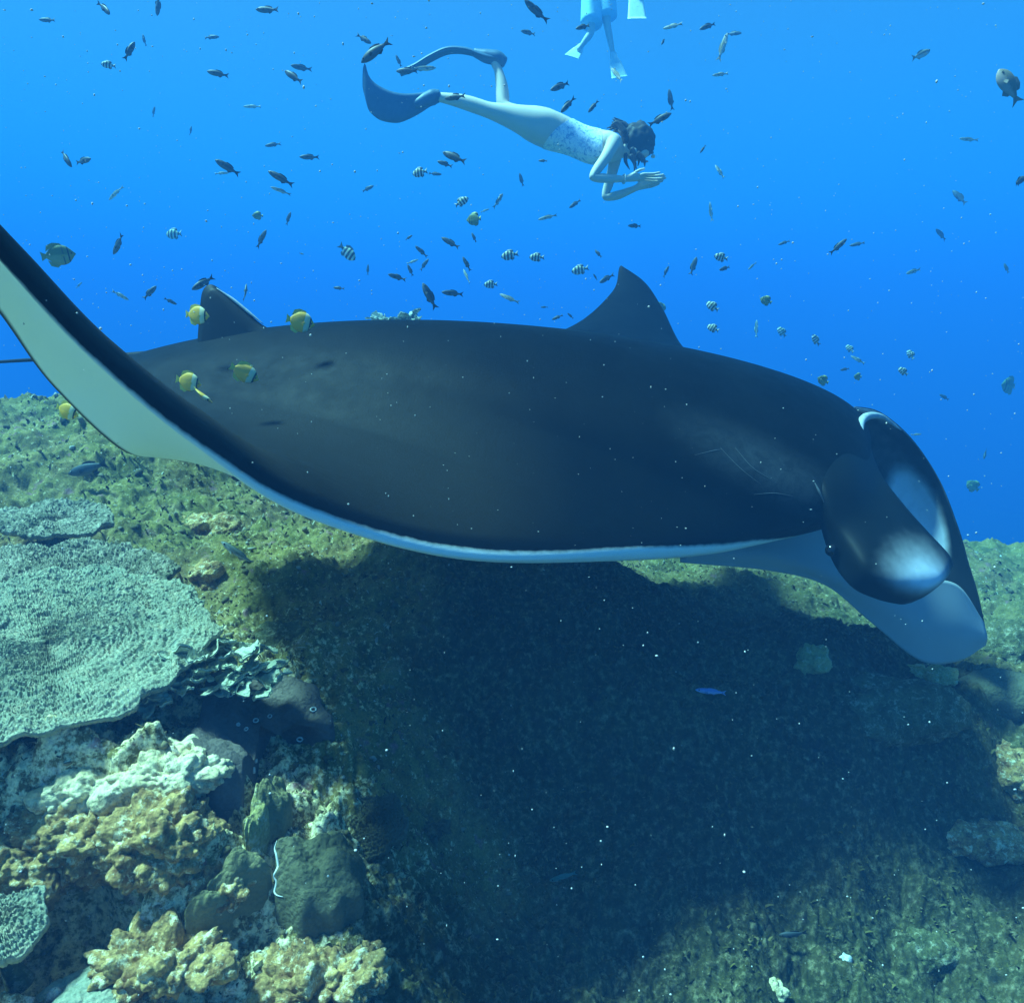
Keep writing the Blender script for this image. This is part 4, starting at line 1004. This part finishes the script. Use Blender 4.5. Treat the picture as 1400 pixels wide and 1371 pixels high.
def freediver():
    D = 5.6; Q = lambda x, y, dz=0.0: P(x, y, D + dz)
    o = empty('person', Q(750, 178)); rt = np.array(o.location)
    tag(o, 'freediver with dark loose hair in a patterned white swimsuit, hands reaching ahead', 'person')
    J = {'pelvis': Q(742, 173), 'belly': Q(775, 186), 'waist': Q(790, 193), 'chest': Q(815, 203), 'upper': Q(835, 205), 'neck': Q(851, 206), 'head0': Q(862, 205), 'head1': Q(876, 202), 'crown': Q(887, 198), 'chin': Q(873, 216),
         'hipN': Q(722, 168, -0.10), 'thighN': Q(698, 159, -0.10), 'kneeN': Q(668, 151, -0.12), 'calfN': Q(645, 143, -0.12), 'calf2N': Q(628, 138, -0.12), 'ankN': Q(600, 133, -0.12), 'footN': Q(584, 134, -0.12),
         'hipF': Q(724, 164, 0.12), 'thighF': Q(708, 158, 0.13), 'kneeF': Q(688, 148, 0.14), 'calfF': Q(687, 128, 0.15), 'calf2F': Q(686, 115, 0.15), 'ankF': Q(681, 95, 0.15), 'footF': Q(675, 84, 0.15),
         'shN': Q(840, 194, -0.16), 'uarmN': Q(828, 216, -0.20), 'elbN': Q(808, 243, -0.22), 'farmN': Q(826, 244, -0.20), 'wrN': Q(853, 245, -0.16), 'palmN': Q(866, 243, -0.14),
         'shF': Q(842, 215, 0.15), 'uarmF': Q(836, 240, 0.18), 'elbF': Q(826, 271, 0.20), 'farmF': Q(846, 267, 0.17), 'wrF': Q(868, 258, 0.12), 'palmF': Q(878, 253, 0.10)}
    r = {'pelvis': (0.135, 0.15), 'belly': (0.11, 0.135), 'waist': (0.10, 0.125), 'chest': (0.115, 0.145), 'upper': (0.085, 0.13), 'neck': 0.05, 'head0': 0.075, 'head1': 0.088, 'crown': 0.075, 'chin': 0.045,
         'hipN': 0.115, 'thighN': 0.090, 'kneeN': 0.058, 'calfN': 0.058, 'calf2N': 0.052, 'ankN': 0.034, 'footN': 0.036,
         'hipF': 0.10, 'thighF': 0.085, 'kneeF': 0.056, 'calfF': 0.056, 'calf2F': 0.050, 'ankF': 0.034, 'footF': 0.035,
         'shN': 0.058, 'uarmN': 0.044, 'elbN': 0.036, 'farmN': 0.036, 'wrN': 0.024, 'palmN': 0.030,
         'shF': 0.055, 'uarmF': 0.043, 'elbF': 0.036, 'farmF': 0.036, 'wrF': 0.024, 'palmF': 0.030}
    E = [('pelvis', 'belly'), ('belly', 'waist'), ('waist', 'chest'), ('chest', 'upper'), ('upper', 'neck'), ('neck', 'head0'), ('head0', 'head1'), ('head1', 'crown'), ('head1', 'chin')]
    for s_ in 'NF':
        E += [('pelvis', 'hip' + s_), ('hip' + s_, 'thigh' + s_), ('thigh' + s_, 'knee' + s_), ('knee' + s_, 'calf' + s_), ('calf' + s_, 'calf2' + s_), ('calf2' + s_, 'ank' + s_), ('ank' + s_, 'foot' + s_),
              ('upper', 'sh' + s_), ('sh' + s_, 'uarm' + s_), ('uarm' + s_, 'elb' + s_), ('elb' + s_, 'farm' + s_), ('farm' + s_, 'wr' + s_), ('wr' + s_, 'palm' + s_)]
        b = J['palm' + s_]; pts = {'N': [((880, 238), (893, 238), (903, 236)), ((881, 241), (896, 241), (908, 239)), ((881, 244), (895, 245), (906, 244)), ((880, 247), (892, 248), (900, 248)), ((868, 236), (876, 232), (882, 231))],
                                   'F': [((890, 247), (902, 244), (910, 240)), ((891, 250), (902, 247), (911, 243)), ((890, 253), (899, 250), (907, 247)), ((888, 256), (895, 254), (902, 251)), ((876, 247), (883, 243), (889, 241))]}[s_]
        dd = {'N': -0.14, 'F': 0.10}[s_]
        for k, ch in enumerate(pts):
            prev = 'palm' + s_
            for j, (x, y) in enumerate(ch):
                nm = f'f{s_}{k}{j}'; J[nm] = Q(x, y, dd + (k - 1.5) * 0.022 * (1 if k < 4 else 0) - (0.03 if k == 4 else 0)); r[nm] = (0.0105, 0.010, 0.008)[j]; E.append((prev, nm)); prev = nm
    skin_figure('body', J, E, r, SKIN_M, o, rt)
    # face: eyes, nose, mouth, ear on the side of the head turned ahead
    hd = Q(878, 209)
    for dx, dz in ((891, -0.035), (892, 0.045)): ball('eye', Q(dx, 209, dz - 0.04), 0.011, EYE_W, o, rt, 8)
    ball('nose', Q(893, 214, -0.02), (0.018, 0.014, 0.014), SKIN_M, o, rt, 8); ball('ear', Q(868, 207, -0.085), (0.016, 0.01, 0.025), SKIN_M, o, rt, 8)
    ball('mouth', Q(884, 221, -0.02), (0.014, 0.022, 0.006), plain('lip', (0.40, 0.16, 0.13), 0.5, 0.3), o, rt, 8)
    # hair
    bm = bmesh.new(); bmesh.ops.create_icosphere(bm, subdivisions=4, radius=1.0)
    V_ = np.array([v.co for v in bm.verts]); F_ = np.array([[v.index for v in f.verts] for f in bm.faces]); bm.free()
    nz = perlin(V_[:, 0] * 3, V_[:, 2] * 3 + V_[:, 1] * 2, 5); nz2 = perlin(V_[:, 0] * 9 + V_[:, 1] * 5, V_[:, 2] * 9, 6)
    V_ = V_ * (1 + 0.14 * nz + 0.06 * nz2)[:, None] * np.array((0.125, 0.118, 0.135))
    hair = link('hair', mesh('hair', V_ + Q(872, 193, 0.0) - rt, F_, HAIR_M), o)
    rg = np.random.default_rng(4)
    for k in range(16):
        st = Q(856 + rg.uniform(-3, 14), 182 + rg.uniform(-4, 14), rg.uniform(-0.1, 0.1)); en = Q(832 + rg.uniform(-4, 14), 166 + rg.uniform(-4, 14), rg.uniform(-0.12, 0.12)); md = (st + en) / 2 + UP * rg.uniform(0.02, 0.06)
        tube('hair_lock', [st, md, en + UP * rg.uniform(-0.02, 0.01)], [0.022, 0.016, 0.003], HAIR_M, o, rt, 6, 12)
    for k in range(9):
        st = Q(860 + rg.uniform(-4, 20), 205 + rg.uniform(-8, 8), rg.uniform(-0.12, -0.02)); en = st + RT * rg.uniform(-0.02, 0.07) - UP * rg.uniform(0.07, 0.14)
        tube('hair_lock', [st, (st + en) / 2 + RT * rg.uniform(-.02, .02), en], [0.02, 0.014, 0.003], HAIR_M, o, rt, 6, 12)
    # swimsuit: a sleeve of cloth just outside the torso
    m = M('patterned_cloth', 0.7, 0.2)
    pt = m.noise(24, 5, 0.75, dist=1.5); m.color(m.mix(m.ramp(pt, [(0.50, 0), (0.60, 1)]), (0.82, 0.84, 0.84), (0.22, 0.38, 0.58)))
    bo = o.children[0]; bv = BVHTree.FromPolygons([tuple(v.co) for v in bo.data.vertices], [tuple(p.vertices) for p in bo.data.polygons])
    ax = [Q(764, 181), Q(778, 187), Q(792, 194), Q(808, 201), Q(822, 205)]
    c = catmull(ax, 26) - rt; tg = np.gradient(c, axis=0); tg /= np.linalg.norm(tg, axis=1, keepdims=True)
    th = np.linspace(0, 2 * np.pi, 48, endpoint=False); VV = []
    for i in range(26):
        s1 = np.cross(tg[i], (0, 1, 0)); s1 /= np.linalg.norm(s1); s2 = np.cross(tg[i], s1)
        for t_ in th:
            dr = math.cos(t_) * s1 + math.sin(t_) * s2
            # cut high over the hip at the front and scooped at the back
            cc = c[i] + tg[i] * (0.07 * math.cos(t_ * 1.0) * (1 - i / 25) - 0.05 * (i / 25) * math.cos(t_))
            q = bv.ray_cast(Vector(cc + dr * 0.5), Vector(-dr))
            q_ = np.array(q[0]) if q[0] is not None and (np.array(q[0]) - cc).dot(dr) > 0.05 and (np.array(q[0]) - cc).dot(dr) < 0.2 else cc + dr * 0.13
            VV.append(q_ + dr * 0.007)
    VV = np.array(VV).reshape(26, 48, 3)
    for _ in range(3): VV[1:-1] = (VV[:-2] + VV[1:-1] * 2 + VV[2:]) / 4; VV = (np.roll(VV, 1, 1) + VV * 2 + np.roll(VV, -1, 1)) / 4
    link('swimsuit', mesh('swimsuit', VV.reshape(-1, 3), grid_faces(26, 48, True), m.m), o)
    tube('strap', [Q(818, 192, -0.10), Q(834, 190, -0.10), Q(846, 200, -0.08)], [0.006, 0.006, 0.006], m.m, o, rt, 6, 10)
    a = np.linspace(0, 2 * np.pi, 25)
    wv = J['farmN'] - J['wrN']; wv /= np.linalg.norm(wv); s1 = np.cross(wv, (0, 1, 0)); s1 /= np.linalg.norm(s1); s2 = np.cross(wv, s1)
    tube('bracelet', [J['wrN'] + 0.031 * (math.cos(t_) * s1 + math.sin(t_) * s2) for t_ in a], [0.006, 0.006], MAT_RIM, o, rt, 6, 40)
    # long swim fins: a foot pocket and a thin flexed blade
    def swim_fin(line, widths, side, pocket, edge_dir):
        cc = catmull(line, 30); ww = np.interp(np.linspace(0, 1, 30), np.linspace(0, 1, len(widths)), widths)
        a_ = np.linspace(-1, 1, 13); sd_ = np.asarray(side) / np.linalg.norm(side)
        tg_ = np.gradient(cc, axis=0); nn_ = np.cross(tg_, sd_); nn_ /= np.linalg.norm(nn_, axis=1, keepdims=True)
        topv = cc[:, None] + sd_ * (ww[:, None] * a_[None])[..., None] + nn_[:, None] * (0.02 * (np.abs(a_) ** 4)[None, :, None])
        thk = (0.010 * np.linspace(1, 0.25, 30))[:, None, None]
        botv = topv - nn_[:, None] * thk; allv = np.concatenate([topv, botv[:, ::-1]], 1); n2 = 26
        f = grid_faces(30, n2, True).tolist(); f.append(list(range(n2))[::-1]); f.append([29 * n2 + i for i in range(n2)])
        fo = tube('swim_fin', pocket, [0.040, 0.055, 0.050, 0.03], FIN_M, o, rt, 12, 20)
        link('blade', mesh('blade', allv.reshape(-1, 3) - rt, f, FIN_M), fo)
    swim_fin([Q(592, 134, -0.12), Q(570, 143, -0.14), Q(545, 148, -0.16), Q(520, 142, -0.18), Q(503, 128, -0.2), Q(496, 108, -0.22)], [0.05, 0.075, 0.10, 0.11, 0.11, 0.10], UP * 0.85 + FW * -0.45 + RT * 0.1, [Q(602, 131, -0.12), Q(592, 133, -0.12), Q(580, 138, -0.13), Q(566, 144, -0.14)], None)
    swim_fin([Q(684, 80, 0.15), Q(662, 76, 0.16), Q(638, 68, 0.18), Q(612, 67, 0.2), Q(588, 77, 0.22), Q(566, 90, 0.24), Q(545, 98, 0.25)], [0.05, 0.07, 0.09, 0.10, 0.10, 0.10, 0.09], FW * 0.8 + UP * 0.28, [Q(690, 86, 0.15), Q(680, 80, 0.15), Q(664, 77, 0.16), Q(648, 72, 0.17)], None)
freediver()

def far_swimmer(label, D, hip, feet, shorts_c, seed, up_len=0.62):
    """swimmer at the surface seen from below: legs hang into the frame"""
    Q = lambda x, y, dz=0.0: P(x, y, D + dz); k = FPX / D
    o = empty('person', Q(*hip)); rt = np.array(o.location); tag(o, label, 'person')
    hx, hy = hip; J = {'pelvis': Q(hx, hy)}; r = {'pelvis': (0.13, 0.16)}; E = []
    J.update({'waist': Q(hx + 4, hy - 0.2 * k), 'chest': Q(hx + 10, hy - 0.42 * k, -0.05), 'upper': Q(hx + 12, hy - 0.50 * k, -0.08), 'neck': Q(hx + 14, hy - 0.58 * k, -0.1), 'head': Q(hx + 16, hy - 0.68 * k, -0.14), 'crown': Q(hx + 17, hy - 0.76 * k, -0.15)})
    r.update({'waist': 0.13, 'chest': 0.15, 'upper': 0.12, 'neck': 0.06, 'head': 0.09, 'crown': 0.08})
    E += [('pelvis', 'waist'), ('waist', 'chest'), ('chest', 'upper'), ('upper', 'neck'), ('neck', 'head'), ('head', 'crown')]
    for i, s_ in enumerate((-1, 1)):
        J.update({f'sh{i}': Q(hx + 12 + s_ * 0.17 * k, hy - 0.50 * k, -0.08), f'el{i}': Q(hx + 12 + s_ * 0.40 * k, hy - 0.42 * k, -0.2), f'wr{i}': Q(hx + 10 + s_ * 0.52 * k, hy - 0.30 * k, -0.35), f'ha{i}': Q(hx + 10 + s_ * 0.56 * k, hy - 0.24 * k, -0.42)})
        r.update({f'sh{i}': 0.06, f'el{i}': 0.042, f'wr{i}': 0.028, f'ha{i}': 0.035}); E += [('upper', f'sh{i}'), (f'sh{i}', f'el{i}'), (f'el{i}', f'wr{i}'), (f'wr{i}', f'ha{i}')]
        (kx, ky), (ax, ay), (fx, fy), (tx, ty) = feet[i]
        J.update({f'hip{i}': Q(hx + s_ * 0.09 * k, hy + 0.06 * k), f'kn{i}': Q(kx, ky, s_ * 0.03), f'cf{i}': Q(kx * 0.65 + ax * 0.35, ky * 0.65 + ay * 0.35, s_ * 0.04), f'an{i}': Q(ax, ay, s_ * 0.05), f'ft{i}': Q(fx, fy, s_ * 0.05)})
        r.update({f'hip{i}': 0.11, f'kn{i}': 0.062, f'cf{i}': 0.058, f'an{i}': 0.036, f'ft{i}': 0.036})
        E += [('pelvis', f'hip{i}'), (f'hip{i}', f'kn{i}'), (f'kn{i}', f'cf{i}'), (f'cf{i}', f'an{i}'), (f'an{i}', f'ft{i}')]
    skin_figure('body', J, E, r, SKIN_M, o, rt)
    ball('mask', Q(hx + 18, hy - 0.70 * k, -0.24), (0.07, 0.03, 0.05), EYE_W, o, rt, 10)
    sh = plain('swim_shorts', shorts_c, 0.7, 0.2)
    for i in (0, 1): tube('shorts_leg', [J['pelvis'] * 0.8 + J[f'hip{i}'] * 0.2, J[f'hip{i}'], J[f'hip{i}'] * 0.2 + J[f'kn{i}'] * 0.8], [0.16, 0.165, 0.17], sh, o, rt, 14, 16)
    for i in (0, 1):
        (kx, ky), (ax, ay), (fx, fy), (tx, ty) = feet[i]; a0, a1 = Q(ax, ay, 0.03), Q(tx, ty, -0.1)
        ln = np.linspace(0, 1, 16)[:, None]; cc = a0 + (a1 - a0) * ln; sd_ = RT * 0.9 + UP * -0.1 * 1; sd_ = np.cross(np.cross((a1 - a0), RT), (a1 - a0)); sd_ /= np.linalg.norm(sd_)
        ww = np.interp(ln[:, 0], [0, 0.25, 0.35, 1], [0.05, 0.06, 0.09, 0.125])
        nn_ = np.cross((a1 - a0) / np.linalg.norm(a1 - a0), sd_)
        aa = np.linspace(-1, 1, 9); tp = cc[:, None] + sd_ * (ww[:, None] * aa)[..., None]; tk = np.interp(ln[:, 0], [0, 0.3, 0.4, 1], [0.05, 0.045, 0.012, 0.006])[:, None, None]
        prof = np.sqrt(1 - 0.9 * aa ** 2)[None, :, None]
        allv = np.concatenate([tp + nn_ * tk * prof, (tp - nn_ * tk * prof)[:, ::-1]], 1)
        f = grid_faces(16, 18, True).tolist(); f.append(list(range(18))[::-1]); f.append([15 * 18 + j for j in range(18)])
        link('swim_fin', mesh('swim_fin', allv.reshape(-1, 3) - rt, f, PALE_FIN), o)
far_swimmer('distant swimmer in pale shorts, one leg bent, hazy at the top edge', 11.5, (818, -18), [((808, 46), (794, 64), (789, 70), (782, 78)), ((830, 34), (838, 74), (842, 84), (847, 106))], (0.55, 0.80, 0.80), 1)
far_swimmer('distant swimmer mostly above the frame, one bright pale fin hanging down', 9.8, (878, -85), [((872, -62), (868, -22), (869, -12), (871, 26)), ((905, -70), (915, -40), (917, -34), (925, -12))], (0.1, 0.2, 0.4), 2)

# ================================================================ DRIFTING SPECKS
def marine_snow():
    n = 8000
    d = 0.55 + 4.2 * RNG.random(n) ** 0.8
    px = RNG.uniform(-250, 1650, n); py = RNG.uniform(-150, 1371, n)
    pts = d[:, None] * (FW + RT * ((px - 700) / FPX)[:, None] + UP * ((685.5 - py) / FPX)[:, None])
    keep = (pts[:, 2] > zreef(pts[:, 0], pts[:, 1], False) + 0.05)
    left = sstep(0.4, -1.2, pts[:, 0] / d) * (pts[:, 2] > 0)
    keep &= RNG.random(n) < 0.45 + 0.55 * left
    pts, d = pts[keep], d[keep]; n = len(pts)
    ico = bmesh.new(); bmesh.ops.create_icosphere(ico, subdivisions=1, radius=1.0)
    iv = np.array([v.co for v in ico.verts]); fi = np.array([[v.index for v in f.verts] for f in ico.faces]); ico.free()
    s_ = (0.0006 + 0.0010 * RNG.random(n) ** 3) * (0.6 + 0.45 * d)
    V_ = iv[None] * RNG.uniform(0.5, 1.6, (n, 1, 3)) * s_[:, None, None] + pts[:, None]
    F_ = (fi[None] + (np.arange(n) * len(iv))[:, None, None]).reshape(-1, 3)
    tag(link('marine_snow', mesh('marine_snow', V_.reshape(-1, 3), F_, plain('speck', (0.45, 0.45, 0.42), 0.7, 0.1))), kind='stuff')
marine_snow()

# ================================================================ HAZE
def haze():
    m = bpy.data.materials.new('haze'); m.use_nodes = True; t = m.node_tree; t.nodes.clear()
    o = t.nodes.new('ShaderNodeOutputMaterial'); v = t.nodes.new('ShaderNodeVolumePrincipled')
    v.inputs['Color'].default_value = (*WATER_SCATTER, 1); v.inputs['Absorption Color'].default_value = (*WATER_ABSORB, 1)
    v.inputs['Density'].default_value = WATER_DENSITY; v.inputs['Anisotropy'].default_value = 0.0
    t.links.new(v.outputs[0], o.inputs['Volume'])
    x0, x1, y0, y1, z0, z1 = -90, 90, -70, 95, -16, 7.0
    V_ = [(x, y, z) for x in (x0, x1) for y in (y0, y1) for z in (z0, z1)]
    F_ = [[0, 1, 3, 2], [4, 6, 7, 5], [0, 4, 5, 1], [2, 3, 7, 6], [0, 2, 6, 4], [1, 5, 7, 3]]
    return tag(link('haze', mesh('haze', V_, F_, m, False)), kind='stuff')
haze()
